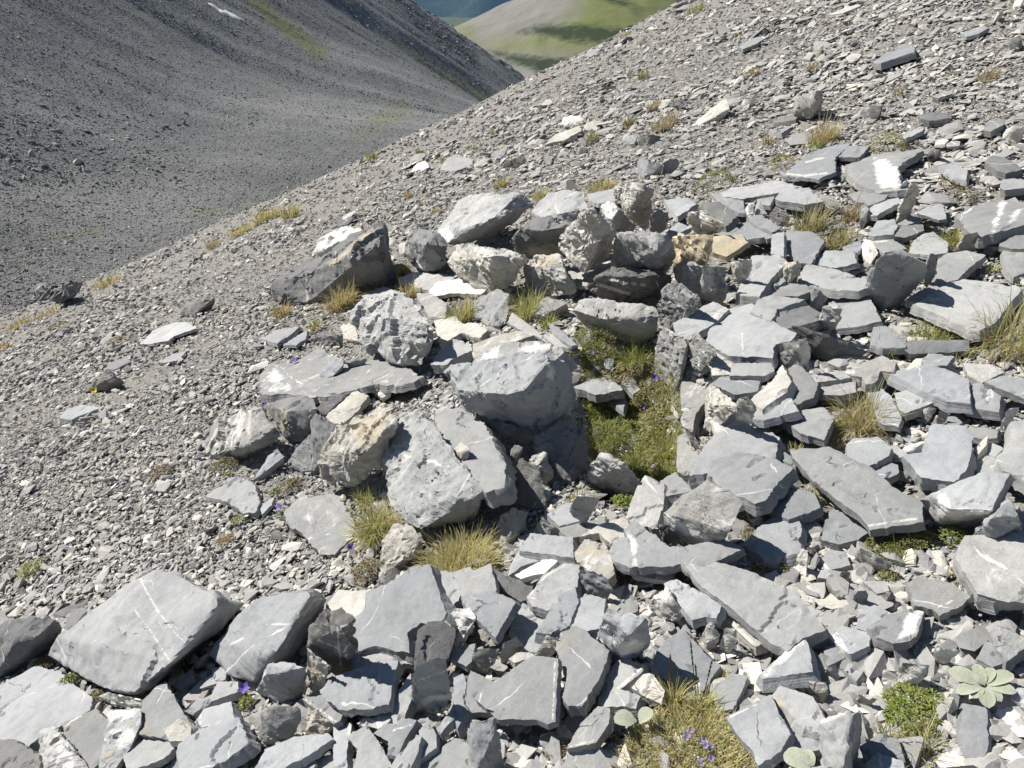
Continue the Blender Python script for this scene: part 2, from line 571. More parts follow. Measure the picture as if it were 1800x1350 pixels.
def boulder(name, pts, mat, drop=0.03, shrink=0.86, rough=1.0, marks=(), reg='Z', seed=0, e_px=4.4, bed=None, rnd=0.22):
    rd = random.Random(seed * 13 + 1)
    rough = min(1.25, rough ** 0.6)
    W = []
    for px, py, h in pts:
        W.append(hit(px, py, h))
    c = sum(W, Vector()) / len(W)
    for p in list(W):
        d = p - c
        W.append(Vector((c.x + d.x * shrink, c.y + d.y * shrink + 0.01, p.z - drop)))
    bm = bmesh.new()
    for p in W:
        bm.verts.new(p)
    r = bmesh.ops.convex_hull(bm, input=bm.verts[:])
    dele = [g for g in r['geom_interior'] if isinstance(g, bmesh.types.BMVert)]
    dele += [g for g in r['geom_unused'] if isinstance(g, bmesh.types.BMVert)]
    if dele:
        bmesh.ops.delete(bm, geom=list(set(dele)), context='VERTS')
    mpp = (c - CAM).length / F
    e = max(0.0055, e_px * mpp)
    size = max((a - b).length for a in W for b in W) * 0.6
    for it in range(9):
        long = [ed for ed in bm.edges if ed.calc_length() > e * 1.5]
        if not long or len(bm.verts) > 9000:
            break
        bmesh.ops.subdivide_edges(bm, edges=long, cuts=1, use_grid_fill=False)
        bmesh.ops.triangulate(bm, faces=[f for f in bm.faces if len(f.verts) > 3])
    for _ in range(2):
        bmesh.ops.smooth_vert(bm, verts=bm.verts[:], factor=rnd, use_axis_x=True, use_axis_y=True, use_axis_z=True)
    bm.normal_update()
    so = Vector((seed * 2.7, seed * 0.9, seed * 1.7))
    if bed is None:
        bed = Vector((rd.uniform(-.5, .2), rd.uniform(-.5, .3), 1)).normalized()
    else:
        bed = Vector(bed).normalized()
    nrm = [(v, v.normal.copy()) for v in bm.verts]
    for v, n in nrm:
        P = v.co - c
        s = P / size
        a = fbm(s * 2.4 + so, 5) * 0.034
        # chipped facets: cell noise gives flat broken planes
        ch, ch2 = 0.0, 0.0
        for sc_, k_, o_ in ((2.6, 0.30, 0.030), (6.0, 0.34, 0.016), (14.0, 0.30, 0.006)):
            q_ = s * sc_ + so + Vector((0.25 * noise.noise(s * 5 + so), 0.25 * noise.noise(s * 5 - so), 0))
            dist, cp = noise.voronoi(q_)
            cv_ = noise.cell_vector(cp[0] * 3.7 + Vector((0.31, 0.17, 0.53)))
            tl = (cv_ * 2 - Vector((1, 1, 1)))
            ch += (q_ - cp[0]).dot(tl) / sc_ * k_ * 0.33 + (cv_.x - 0.5) * o_ * 0.65
        side = 1 - abs(n.dot(bed))
        bd = P.dot(bed)
        lam = noise.noise(Vector((P.x * 5, P.y * 5, bd * 60)) + so) * 0.016 * side
        fine = fbm(P * 45 + so, 4) * 0.0034 / size
        v.co += n * (a + ch * rough + ch2 * rough + lam + fine * rough) * size * (0.55 + 0.45 * rough)
    M = frame(bed, c, rd.uniform(0, 6.28))
    return finish_rock(bm, name, mat, M, marks, reg, 36)

KIND = {'S': ('slate_slab', 'slab'), 'B': ('boulder', 'boulder'), 'K': ('loose_stone', 'stone'), 'Q': ('quartz_stone', 'stone'),
        'L': ('limestone_block', 'rock'), 'F': ('slate_flake', 'flake')}
GROUPS = {'S': 'slate slabs lying over the slope', 'B': 'boulders of the ruined stone shelter', 'K': 'loose stones among the slabs',
          'Q': 'white calcite stones', 'L': 'pale limestone blocks of the shelter', 'F': 'thin slate flakes'}

def build_rocks(table):
    idx = 0
    for line in table.strip().splitlines():
        line = line.strip()
        if not line or line.startswith('#'):
            continue
        idx += 1
        kind, mat, reg, poly, opts, label = [w.strip() for w in line.split('|')]
        kw, marks = {}, []
        for w in opts.split(';'):
            w = w.strip()
            if not w:
                continue
            if w[0] in 'wWtT' and w[1] == ':':
                parts = w.split(':')
                marks.append((w[0], parts[1], float(parts[2]) if len(parts) > 2 else 4))
            else:
                k, v = w.split('=')
                kw[k] = tuple(float(x) for x in v.split(',')) if ',' in v else float(v)
        P = pts_of(poly, reg)
        rr = random.Random(idx * 31)
        jx, jy = rr.gauss(0, 0.05), rr.gauss(0, 0.06)
        if len(P[0]) == 2:
            if kw.get('h', .08) <= .22:
                kw['h'] = kw.get('h', .08) * 0.56
                kw['th'] = kw.get('th', .06) * 0.45
            kw['gx'] = kw.get('gx', 0) + jx
            kw['gy'] = kw.get('gy', 0) + jy
        nm, cat = KIND[kind]
        if reg == 'F' or (reg == 'Z' and 670 < P[0][0] < 690):
            if len(P[0]) == 3:
                P = [(p[0], p[1], p[2] * (0.76 if label.startswith('big flat-topped central') else 0.62)) for p in P]
            elif kw.get('h', 0) > 0.22:
                kw['h'] = kw['h'] * (0.75 if kw['h'] > 0.35 else 0.62)
        elif reg == 'E' and len(P[0]) == 3:
            P = [(p[0], p[1], p[2] * 0.75) for p in P]
        if len(P[0]) == 3 and max(p[2] for p in P) < 0.2 and kind != 'B':
            P = [(p[0], p[1], p[2] * 0.7) for p in P]
            kw.setdefault('drop', 0.035)
        if len(P[0]) == 3:
            o = boulder(nm, P, mat, marks=marks, reg=reg, seed=idx, **kw)
        else:
            o = slab(nm, P, mat, marks=marks, reg=reg, seed=idx, **kw)
        tag(o, label, cat, GROUPS[kind], 'thing')

# ------------------------------------------------------------------ scattered stones (one mesh, built from a few broken shapes)
def stone_template(rd, flat, npts=11):
    p = rd.normal(size=(npts, 3))
    p /= np.linalg.norm(p, axis=1)[:, None]
    p *= rd.uniform(0.75, 1.0, (npts, 1))
    p[:, 2] = np.clip(p[:, 2], -0.62, 0.62)
    p *= np.array([1.0, rd.uniform(0.5, 0.9), flat])
    bm = bmesh.new()
    for q in p:
        bm.verts.new(q)
    r = bmesh.ops.convex_hull(bm, input=bm.verts[:])
    dele = [g for g in r['geom_interior'] + r['geom_unused'] if isinstance(g, bmesh.types.BMVert)]
    if dele:
        bmesh.ops.delete(bm, geom=list(set(dele)), context='VERTS')
    bmesh.ops.triangulate(bm, faces=bm.faces[:])
    bm.verts.ensure_lookup_table()
    bm.verts.index_update()
    V = np.array([v.co[:] for v in bm.verts])
    T = np.array([[v.index for v in f.verts] for f in bm.faces])
    bm.free()
    return V, T

def scatter_mesh(name, temps, pos, nrm, size, tone, rd, tilt=0.25):
    n = len(pos)
    which = rd.integers(0, len(temps), n)
    az = rd.uniform(0, 2 * np.pi, n)
    nz = nrm + rd.normal(size=(n, 3)) * tilt
    nz /= np.linalg.norm(nz, axis=1)[:, None]
    a = np.stack([np.cos(az), np.sin(az), np.zeros(n)], 1)
    ex = a - nz * (a * nz).sum(1)[:, None]
    ex /= np.linalg.norm(ex, axis=1)[:, None]
    ey = np.cross(nz, ex)
    VV, TT, RR = [], [], []
    base = 0
    for k, (V, T) in enumerate(temps):
        s = np.where(which == k)[0]
        if len(s) == 0:
            continue
        st = rd.uniform(0.75, 1.3, (len(s), 3))
        L = V[None] * (size[s][:, None] * st)[:, None, :]
        w = L[:, :, 0:1] * ex[s][:, None] + L[:, :, 1:2] * ey[s][:, None] + L[:, :, 2:3] * nz[s][:, None] + pos[s][:, None]
        VV.append(w.reshape(-1, 3))
        TT.append((T[None] + (base + np.arange(len(s)) * len(V))[:, None, None]).reshape(-1, 3))
        RR.append(np.repeat(tone[s], len(V)))
        base += len(s) * len(V)
    me = np_mesh(name, np.concatenate(VV), np.concatenate(TT))
    at = me.attributes.new('tone', 'FLOAT', 'POINT')
    at.data.foreach_set('value', np.concatenate(RR).astype(np.float32))
    return me

def ground_normals(x, y, e=0.05):
    gx = (ground_np(x + e, y) - ground_np(x - e, y)) / (2 * e)
    gy = (ground_np(x, y + e) - ground_np(x, y - e)) / (2 * e)
    n = np.stack([-gx, -gy, np.ones_like(gx)], 1)
    return n / np.linalg.norm(n, axis=1)[:, None]

def rays_to_ground(px, py, tmax=0.045):
    u, v = px - 900.0, 675.0 - py
    dx, dy, dz = u, CP * F + SP * v, -SP * F + CP * v
    t = np.full(len(px), 0.0005)
    hitm = np.zeros(len(px), bool)
    tp = t.copy()
    act = np.ones(len(px), bool)
    for _ in range(320):
        f = 1.6 + dz * t - ground_np(dx * t, dy * t)
        new = act & (f < 0)
        hitm |= new
        act &= ~new
        tp = np.where(act, t, tp)
        t = np.where(act, t * 1.02, t)
        act &= t < tmax
        if not act.any():
            break
    a, b = tp.copy(), t.copy()
    for _ in range(24):
        m = (a + b) / 2
        f = 1.6 + dz * m - ground_np(dx * m, dy * m)
        b = np.where(f < 0, m, b)
        a = np.where(f < 0, a, m)
    return hitm, dx * b, dy * b, b

def stone_material(name, dark=1.0, tint=(1, 1, 1)):
    m, t = nt(name)
    g = NG(t)
    at = g.n('ShaderNodeAttribute', attribute_name='tone')
    geo = g.n('ShaderNodeNewGeometry')
    def c(v, w=(1, 1, 1)):
        return tuple(v * dark * a * b for a, b in zip(w, tint))
    col = g.ramp(at.outputs['Fac'], [(0.0, c(0.13, (1, 1, .98))), (0.25, c(0.26, (1.01, 1, .97))), (0.55, c(0.36, (1.02, 1, 0.95))),
                                     (0.72, c(0.44, (1.05, 1.0, 0.89))), (0.82, c(0.50, (1.05, 0.99, 0.85))), (0.90, c(0.58, (1.04, 0.98, 0.87))),
                                     (1.0, c(0.74, (1.02, 1.0, 0.95)))])
    n1 = g.noise(geo.outputs['Position'], 60.0, 5, 0.6)
    n2 = g.noise(geo.outputs['Position'], 1.3, 4, 0.6)
    k = g.math('ADD', g.math('MULTIPLY', n1, 0.5), g.math('MULTIPLY', n2, 0.5))
    k = g.math('ADD', k, 0.5)
    cc = g.n('ShaderNodeCombineColor')
    for i in range(3):
        g.L(k, cc.inputs[i])
    col = g.mix(1.0, col, cc.outputs[0], 'MULTIPLY')
    nrm = g.bump(g.noise(geo.outputs['Position'], 120.0, 4, 0.65), 0.5, 0.004)
    g.bsdf(col, 0.8, nrm, 0.25)
    return m

# ------------------------------------------------------------------ plants
class Leaf:
    """collects strips and leaves with a colour per vertex"""
    def __init__(self):
        self.v, self.f, self.c = [], [], []
    def blade(self, root, d, up, L, w, droop, col, col2, segs=4):
        side = d.cross(up)
        if side.length < 1e-4:
            side = Vector((1, 0, 0))
        side.normalize()
        p = root.copy()
        v = (up * 1.0 + d * 0.001).normalized()
        v = (up + d).normalized()
        b0 = len(self.v)
        for i in range(segs + 1):
            s = i / segs
            ww = w * (1 - s) ** 0.7 * 0.5 + 0.0002
            self.v.append(p - side * ww)
            self.v.append(p + side * ww)
            cc = [a + (b - a) * s for a, b in zip(col, col2)]
            self.c += [cc, cc]
            p = p + v * (L / segs)
            v = (v + Vector((0, 0, -droop / segs)) + d * (0.25 * droop / segs)).normalized()
        for i in range(segs):
            a = b0 + i * 2
            self.f.append((a, a + 1, a + 3))
            self.f.append((a, a + 3, a + 2))
    def leaf(self, root, d, n, L, w, col, cup=0.15, segs=5, fold=0.12, blunt=False):
        """pointed oval leaf with a mid rib"""
        side = d.cross(n).normalized()
        b0 = len(self.v)
        for i in range(segs + 1):
            s = i / segs
            ww = w * 0.5 * math.sin(math.pi * (0.06 + 0.94 * s) ** 0.8) if i < segs else 0.0
            if blunt:
                ww = w * 0.5 * max(0.12, 1 - abs((s - 0.58) / 0.58) ** 2.3) ** 0.6 if s < 0.58 else w * 0.5 * math.sqrt(max(0.0, 1 - ((s - 0.58) / 0.421) ** 2))
            ww = max(ww, 0.0004)
            p = root + d * (L * s) + n * (cup * L * (s * (1 - s) * 2) - cup * L * 0.6 * s * s)
            for k in (-1, 0, 1):
                self.v.append(p + side * (ww * k) + n * (abs(k) * fold * ww))
                j = 0.85 + 0.15 * abs(k)
                self.c.append([q * j for q in col])
        for i in range(segs):
            for k in range(2):
                a = b0 + i * 3 + k
                self.f.append((a, a + 1, a + 4))
                self.f.append((a, a + 4, a + 3))
    def build(self, name, mat):
        me = np_mesh(name, np.array([tuple(p) for p in self.v]), np.array(self.f))
        at = me.attributes.new('col', 'FLOAT_COLOR', 'POINT')
        arr = np.ones((len(self.v), 4), np.float32)
        arr[:, :3] = np.array(self.c)
        at.data.foreach_set('color', arr.ravel())
        me.shade_smooth()
        return me

def plant_material(name, trans=0.3, rough=0.6):
    m, t = nt(name)
    g = NG(t)
    at = g.n('ShaderNodeAttribute', attribute_name='col')
    b = g.n('ShaderNodeBsdfPrincipled')
    g.L(at.outputs['Color'], b.inputs['Base Color'])
    b.inputs['Roughness'].default_value = rough
    b.inputs['Specular IOR Level'].default_value = 0.2
    tr = g.n('ShaderNodeBsdfTranslucent')
    g.L(at.outputs['Color'], tr.inputs['Color'])
    mx = g.n('ShaderNodeMixShader')
    mx.inputs[0].default_value = trans
    g.L(b.outputs[0], mx.inputs[1])
    g.L(tr.outputs[0], mx.inputs[2])
    o = g.n('ShaderNodeOutputMaterial')
    g.L(mx.outputs[0], o.inputs['Surface'])
    return m

PAL = {'g': [(0.17, 0.27, 0.05), (0.24, 0.33, 0.07), (0.33, 0.38, 0.11)],
       'y': [(0.42, 0.43, 0.13), (0.55, 0.53, 0.20), (0.66, 0.59, 0.29)],
       's': [(0.56, 0.46, 0.27), (0.66, 0.57, 0.37), (0.42, 0.34, 0.18)],
       'o': [(0.42, 0.31, 0.11), (0.52, 0.39, 0.16), (0.34, 0.28, 0.09)],
       'r': [(0.19, 0.11, 0.08), (0.26, 0.19, 0.11), (0.15, 0.17, 0.06)],
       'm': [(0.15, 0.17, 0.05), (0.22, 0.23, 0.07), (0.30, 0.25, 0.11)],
       'b': [(0.38, 0.31, 0.21), (0.47, 0.39, 0.28), (0.29, 0.23, 0.14)]}

def pick(rd, keys):
    k = rd.choice(keys)
    c = rd.choice(PAL[k])
    f = rd.uniform(0.8, 1.2)
    return tuple(x * f for x in c)

def finish_plant(lf, name, mat, root, label, cat, group):
    lf.v = [p - root for p in lf.v]
    me = lf.build(name, mat)
    o = link(name, me, mat, root)
    return tag(o, label, cat, group)

def grass(px, py, wpx, hpx, keys, n, label, h=0.0, lean=(0, 0), name='grass_tuft', flat=1.0, bw=1.0, seed=0):
    """tuft whose foot is centred at the pixel; sizes in photo pixels, turned into metres there"""
    rd = random.Random(seed + int(px * 7 + py))
    R = hit(px, py, h)
    mpp = (R - CAM).length / F
    sx, sy = ground_slopes(R.x, R.y)
    rad = wpx * mpp * 0.5
    L0 = hpx * mpp * 0.95
    lf = Leaf()
    W = max(0.0019, 1.3 * mpp) * bw
    for i in range(int(n * 0.62)):
        r = rad * math.sqrt(rd.random()) * 0.62
        a = rd.uniform(0, 6.283)
        dx, dy = r * math.cos(a), r * math.sin(a) * flat
        root = R + Vector((dx, dy, sx * dx + sy * dy - 0.008))
        out = Vector((dx / rad + rd.gauss(0, 0.35) + lean[0], dy / rad + rd.gauss(0, 0.35) + lean[1], 0)) * 0.62
        L = L0 * rd.uniform(0.45, 1.1)
        c1 = pick(rd, keys)
        c2 = pick(rd, keys) if rd.random() < 0.7 else pick(rd, 's')
        dr = rd.uniform(0.6, 2.6)
        if rd.random() < 0.24:
            out, dr = out * 2.4 + Vector((rd.gauss(0, .4), rd.gauss(0, .4), 0)), rd.uniform(2.6, 4.2)
            c1, c2 = pick(rd, 'sb'), pick(rd, 's')
            L *= 0.85
        elif rd.random() < 0.05:
            L, dr = L * 1.45, rd.uniform(0.2, 1.0)
        lf.blade(root, out, Vector((0, 0, 1)), L, W * rd.uniform(0.6, 1.3), dr, c1, c2)
    return finish_plant(lf, name, MATS['grass'], R, label, 'grass tuft', 'grass tufts among the stones')

def cushion(px, py, wpx, hpx, keys, n, label, h=0.0, name='cushion_plant', leaf=1.0, seed=0, hgt=0.25, cat='cushion plant', group='low cushion plants'):
    """low mat of small leaves; wpx,hpx: its footprint in the picture"""
    rd = random.Random(seed + int(px * 5 + py * 3))
    R = hit(px, py, h)
    mpp = (R - CAM).length / F
    sx, sy = ground_slopes(R.x, R.y)
    rx = wpx * mpp * 0.5
    view = max(0.25, min(1, (CAM.z - R.z) / (R - CAM).length))
    ry = hpx * mpp * 0.5 / view * 0.9
    lf = Leaf()
    ll = max(0.007, 3.2 * mpp) * leaf
    for i in range(n):
        r = math.sqrt(rd.random())
        a = rd.uniform(0, 6.283)
        wob = 0.75 + 0.35 * noise.noise(Vector((math.cos(a) * 1.6 + px, math.sin(a) * 1.6 + py, 0)))
        ux, uy = r * math.cos(a) * wob, r * math.sin(a) * wob
        dx, dy = ux * rx, uy * ry
        hh = hgt * min(rx, ry) * max(0, 1 - r * r) * (0.5 + 0.7 * rd.random()) + 0.004
        hh *= 0.6 + 0.8 * (0.5 + 0.5 * noise.noise(Vector((dx * 30, dy * 30, px))))
        root = R + Vector((dx, dy, sx * dx + sy * dy + hh))
        n_ = Vector((rd.gauss(0, 0.6), rd.gauss(0, 0.6), 1)).normalized()
        d = Vector((rd.gauss(0, 1), rd.gauss(0, 1), rd.uniform(-0.1, 0.7)))
        d = (d - n_ * d.dot(n_)).normalized()
        lf.leaf(root, d, n_, ll * rd.uniform(0.6, 1.4), ll * rd.uniform(0.3, 0.6), pick(rd, keys), segs=3)
    return finish_plant(lf, name, MATS['leaf'], R, label, cat, group)

def turf(name, poly, n, keys, L, label, h=0.02):
    """short grass over an area outlined in the picture"""
    rd = random.Random(77)
    q = np.array(poly, float)
    lo, hi = q.min(0), q.max(0)
    lf = Leaf()
    root = hit(float(q[:, 0].mean()), float(q[:, 1].mean()), 0)
    k = 0
    while k < n:
        px, py = rd.uniform(lo[0], hi[0]), rd.uniform(lo[1], hi[1])
        if not in_poly(np.array([[px, py]]), q)[0]:
            continue
        k += 1
        if noise.noise(Vector((px / 16, py / 11, 3))) < -0.22:
            continue
        P = hit(px, py, h * rd.uniform(0.2, 1))
        for b in range(4):
            a = rd.uniform(0, 6.283)
            r = Vector((math.cos(a), math.sin(a), 0))
            c1, c2 = pick(rd, keys), pick(rd, keys)
            lf.blade(P + r * 0.008 * rd.random() - Vector((0, 0, 0.02)), r * rd.uniform(0.2, 0.9), Vector((0, 0, 1)), L * rd.uniform(0.5, 1.3), 0.0026, rd.uniform(0.4, 2.2), c1, c2, segs=3)
    o = finish_plant(lf, name, MATS['grass'], root, None, None, None)
    o['kind'] = 'stuff'

# ================================================================== setting
def build_ground():
    nr, na = 260, 420
    r = 0.45 * (95 / 0.45) ** (np.arange(nr) / (nr - 1))
    a = np.radians(np.linspace(-118, 118, na))
    RR, AA = np.meshgrid(r, a, indexing='ij')
    X, Y = RR * np.sin(AA), RR * np.cos(AA)
    Z = ground_np(X, Y)
    Z -= 0.012
    V = np.stack([X.ravel(), Y.ravel(), Z.ravel()], 1)
    i, j = np.meshgrid(np.arange(nr - 1), np.arange(na - 1), indexing='ij')
    p = (i * na + j).ravel()
    T = np.concatenate([np.stack([p, p + 1, p + na + 1], 1), np.stack([p, p + na + 1, p + na], 1)])
    me = np_mesh('ground', V, T[:, ::-1])
    me.shade_smooth()
    m, t = nt('scree soil')
    g = NG(t)
    geo = g.n('ShaderNodeNewGeometry')
    P = geo.outputs['Position']
    a1 = g.noise(P, 0.9, 5, 0.6)
    a2 = g.noise(P, 22.0, 6, 0.7)
    vc = g.vor(P, 55.0, 'F1', 'Color')
    sp = g.n('ShaderNodeSeparateColor')
    g.L(vc, sp.inputs[0])
    vd = g.vor(P, 55.0)
    col = g.mix(g.mr(a1, 0.35, 0.65), (0.24, 0.23, 0.21), (0.31, 0.285, 0.24))
    peb = g.ramp(sp.outputs[0], [(0.0, (0.11, 0.115, 0.12)), (0.5, (0.25, 0.25, 0.25)), (0.75, (0.33, 0.30, 0.25)), (1.0, (0.5, 0.48, 0.43))])
    col = g.mix(g.mr(vd, 0.35, 0.75, 0.85, 0.15), col, peb)
    col = g.mix(g.mr(a2, 0.3, 0.7, 0.0, 0.5), col, (0.17, 0.16, 0.145))
    h = g.math('ADD', g.math('MULTIPLY', a2, 1.0), g.math('MULTIPLY', vd, -0.8))
    g.bsdf(col, 0.9, g.bump(h, 0.9, 0.012), 0.15)
    o = link('ground', me, m)
    tag(o, None, None, None, 'structure')
    return o

ROCKFIELD = [(1190, 560), (1230, 400), (1500, 290), (1900, 330), (1900, 1420), (-50, 1420), (-50, 1080), (300, 1030), (620, 1010), (900, 960), (1080, 860), (1210, 820)]

PIT_PX = [(1015, 570), (1150, 600), (1200, 650), (1202, 840), (1110, 880), (1040, 850), (1030, 760), (1020, 650)]

PLANT_PX = [[(1110, 1275), (1180, 1235), (1250, 1240), (1310, 1290), (1330, 1420), (1080, 1420)], [(1550, 1215), (1640, 1210), (1655, 1270), (1600, 1300), (1548, 1270)],
            [(1525, 930), (1640, 925), (1640, 985), (1540, 985)], [(720, 960), (890, 960), (890, 1010), (720, 1010)], [(1470, 680), (1550, 680), (1555, 765), (1470, 765)]]

def build_scatter():
    rd = np.random.default_rng(3)
    flat = [stone_template(rd, f, n) for f, n in ((0.22, 11), (0.28, 11), (0.3, 12), (0.35, 10), (0.42, 12), (0.5, 11), (0.25, 9), (0.33, 13), (0.6, 12), (0.2, 10))]
    thin = [stone_template(rd, f, n) for f, n in ((0.13, 10), (0.16, 12), (0.2, 11), (0.15, 9), (0.24, 12))]
    chunky = [stone_template(rd, f, n) for f, n in ((0.6, 11), (0.7, 12), (0.55, 10), (0.8, 11), (0.5, 12))]
    mat = stone_material('gravel stone')
    bv = None
    # one tree over all the big stones, so that gravel is not wasted inside them
    vs, fs, b = [], [], 0
    for co, polys in ROCK_TRIS:
        vs.extend([tuple(c) for c in co])
        fs.extend([tuple(i + b for i in p) for p in polys])
        b += len(co)
    if vs:
        bv = BVHTree.FromPolygons(vs, fs)
    def place(name, n, med, sig, zmin, lift, temps, tonef, tilt, region=None, smin_px=2.6, smax=0.2, avoid=True, spread=1.6):
        n = int(n * 1.2)
        px = rd.uniform(-330, 2130, n)
        py = rd.uniform(-60, 1560, n)
        wide = rd.random(n) < 0.24
        px = np.where(wide, rd.uniform(-1000, 2900, n), px)
        py = np.where(wide, rd.uniform(-150, 2000, n), py)
        if region is not None:
            k = in_poly(np.stack([px, py], 1), np.array(region, float))
            px, py = px[k], py[k]
        inpit = in_poly(np.stack([px, py], 1), np.array(PIT_PX, float)) & (rd.random(len(px)) < 0.93)
        for q in PLANT_PX:
            inpit |= in_poly(np.stack([px, py], 1), np.array(q, float)) & (rd.random(len(px)) < 0.8)
        px, py = px[~inpit], py[~inpit]
        ok, x, y, t = rays_to_ground(px, py)
        x, y, t, px, py = x[ok], y[ok], t[ok], px[ok], py[ok]
        s = np.exp(rd.normal(np.log(med), sig, len(x)))
        s = np.clip(np.maximum(s, smin_px * t * rd.uniform(0.7, spread, len(x))), 0, np.maximum(smax, 6 * t))
        ln = vnoise(x, y, 0.9, 41, 3)
        s = s * np.exp(0.38 * ln)
        kp = rd.random(len(x)) > np.clip(-0.9 * vnoise(x * 0.7 + y, y * 0.7 - x, 0.8, 43, 3) - 0.25, 0, 0.8)
        x, y, t, s = x[kp], y[kp], t[kp], s[kp]
        z = ground_np(x, y)
        if bv is not None and avoid:
            keep = np.ones(len(x), bool)
            lot = rd.random(len(x))
            for i in range(len(x)):
                h_ = bv.ray_cast(Vector((x[i], y[i], z[i] + 0.003)), Vector((0, 0, 1)), 0.35)
                if h_[0] is not None and lot[i] < 0.9:
                    keep[i] = False
            x, y, z, s = x[keep], y[keep], z[keep], s[keep]
        nr = ground_normals(x, y)
        pos = np.stack([x, y, z], 1) + nr * (s * lift * rd.uniform(0.3, 1.3, len(x)))[:, None]
        tone = tonef(len(x))
        me = scatter_mesh(name, temps, pos, nr, s, tone, rd, tilt)
        o = link(name, me, mat)
        tag(o, None, None, None, 'stuff')
        print(name, len(x), len(me.vertices))
    def mixed(n):
        t = np.clip(rd.normal(0.42, 0.2, n), 0, 0.7)
        k = rd.random(n)
        t = np.where(k < 0.27, rd.uniform(0.7, 0.9, n), t)
        t = np.where(k < 0.065, rd.uniform(0.88, 1.0, n), t)
        return t
    def slaty(n):
        t = np.clip(rd.normal(0.50, 0.13, n), 0.1, 0.70)
        k = rd.random(n)
        return np.where(k < 0.06, rd.uniform(0.72, 0.95, n), t)
    def greyish(n):
        t = np.clip(rd.normal(0.40, 0.11, n), 0.08, 0.6)
        return np.where(rd.random(n) < 0.035, rd.uniform(0.72, 0.97, n), t)
    SLOPE = [(640, 330), (1000, 110), (1210, -20), (1900, -80), (2200, 300), (1950, 500), (1500, 330), (1100, 330)]
    place('gravel', 190000, 0.0066, 0.50, 0, 0.2, chunky[:2] + flat, mixed, 0.4, smin_px=3.0)
    place('scree', 50000, 0.0145, 0.45, 0, 0.18, flat + thin[2:], mixed, 0.28, smin_px=4.9, smax=0.045)
    place('scree_chips', 6000, 0.024, 0.40, 0, 0.15, flat + thin, slaty, 0.22, smin_px=8, smax=0.055)
    place('slope_slates', 21000, 0.028, 0.42, 0, 0.18, thin, slaty, 0.2, region=SLOPE, smin_px=8, smax=0.2, spread=2.1)
    place('slate_rubble', 14000, 0.026, 0.42, 0, 0.22, flat[:5] + thin + thin, greyish, 0.36, region=ROCKFIELD, smin_px=7, smax=0.06)

def grid_hill(name, xs, ys, zf):
    X, Y = np.meshgrid(xs, ys)
    Z = zf(X, Y)
    ny, nx = X.shape
    V = np.stack([X.ravel(), Y.ravel(), Z.ravel()], 1)
    i, j = np.meshgrid(np.arange(ny - 1), np.arange(nx - 1), indexing='ij')
    p = (i * nx + j).ravel()
    T = np.concatenate([np.stack([p, p + 1, p + nx + 1], 1), np.stack([p, p + nx + 1, p + nx], 1)])
    me = np_mesh(name, V, T)
    me.shade_smooth()
    return me

def vnoise(X, Y, sc, seed, octv=4, rough=0.5):
    """smooth value noise on a lattice, numpy only"""
    r = np.random.default_rng(seed)
    tab = r.uniform(-1, 1, (256, 256))
    out, am = 0, 1.0
    for o in range(octv):
        x, y = X / sc + 17.3 * o, Y / sc + 5.1 * o
        xi, yi = np.floor(x).astype(int), np.floor(y).astype(int)
        fx, fy = x - xi, y - yi
        fx, fy = fx * fx * (3 - 2 * fx), fy * fy * (3 - 2 * fy)
        g = lambda a, b: tab[a % 256, b % 256]
        out = out + am * ((g(xi, yi) * (1 - fx) + g(xi + 1, yi) * fx) * (1 - fy) + (g(xi, yi + 1) * (1 - fx) + g(xi + 1, yi + 1) * fx) * fy)
        am *= rough
        sc = sc * 0.5
    return out

def opp_z(X, Y):
    z = 1.6 - 28 - 0.65 * (X + 45) - 0.003 * (Y - 62)
    d = -X - 50
    zf = 1.6 - 33.0 + np.where(d > 0, 0.80 * d - 0.72 * 36 * (1 - np.exp(-np.maximum(d, 0) / 36)), 0.08 * d)
    a = np.clip((340 - Y) / 190, 0, 1)
    a = a * a * (3 - 2 * a)
    z = z * (1 - a) + zf * a
    # the slope runs out into the valley floor
    z = np.maximum(z, -120)
    # spur: beyond its crest the slope turns away
    crest = 420 + 0.25 * (X + 20) + 10 * vnoise(X, Y * 0, 22, 4, 3)
    d = np.maximum(0, Y - crest)
    z = z - 0.55 * d - 2.0 * np.minimum(1, d / 8)
    # gullies and ribs running down the fall line
    rib = vnoise(X * 0.12, Y, 26, 9, 4, 0.55)
    far = np.clip((Y - 90) / 240, 0, 1)
    z = z + rib * 4.2 * far + vnoise(X * 0.8 + Y * 0.6, Y * 0.8 - X * 0.6, 14, 31, 2, 0.35) * 0.35
    # rocky rib just below the crest
    cr = np.exp(-((Y - crest + 16) / 12) ** 2)
    z = z + cr * np.abs(vnoise(X, Y, 7, 77, 4, 0.6)) * 2.6
    return z

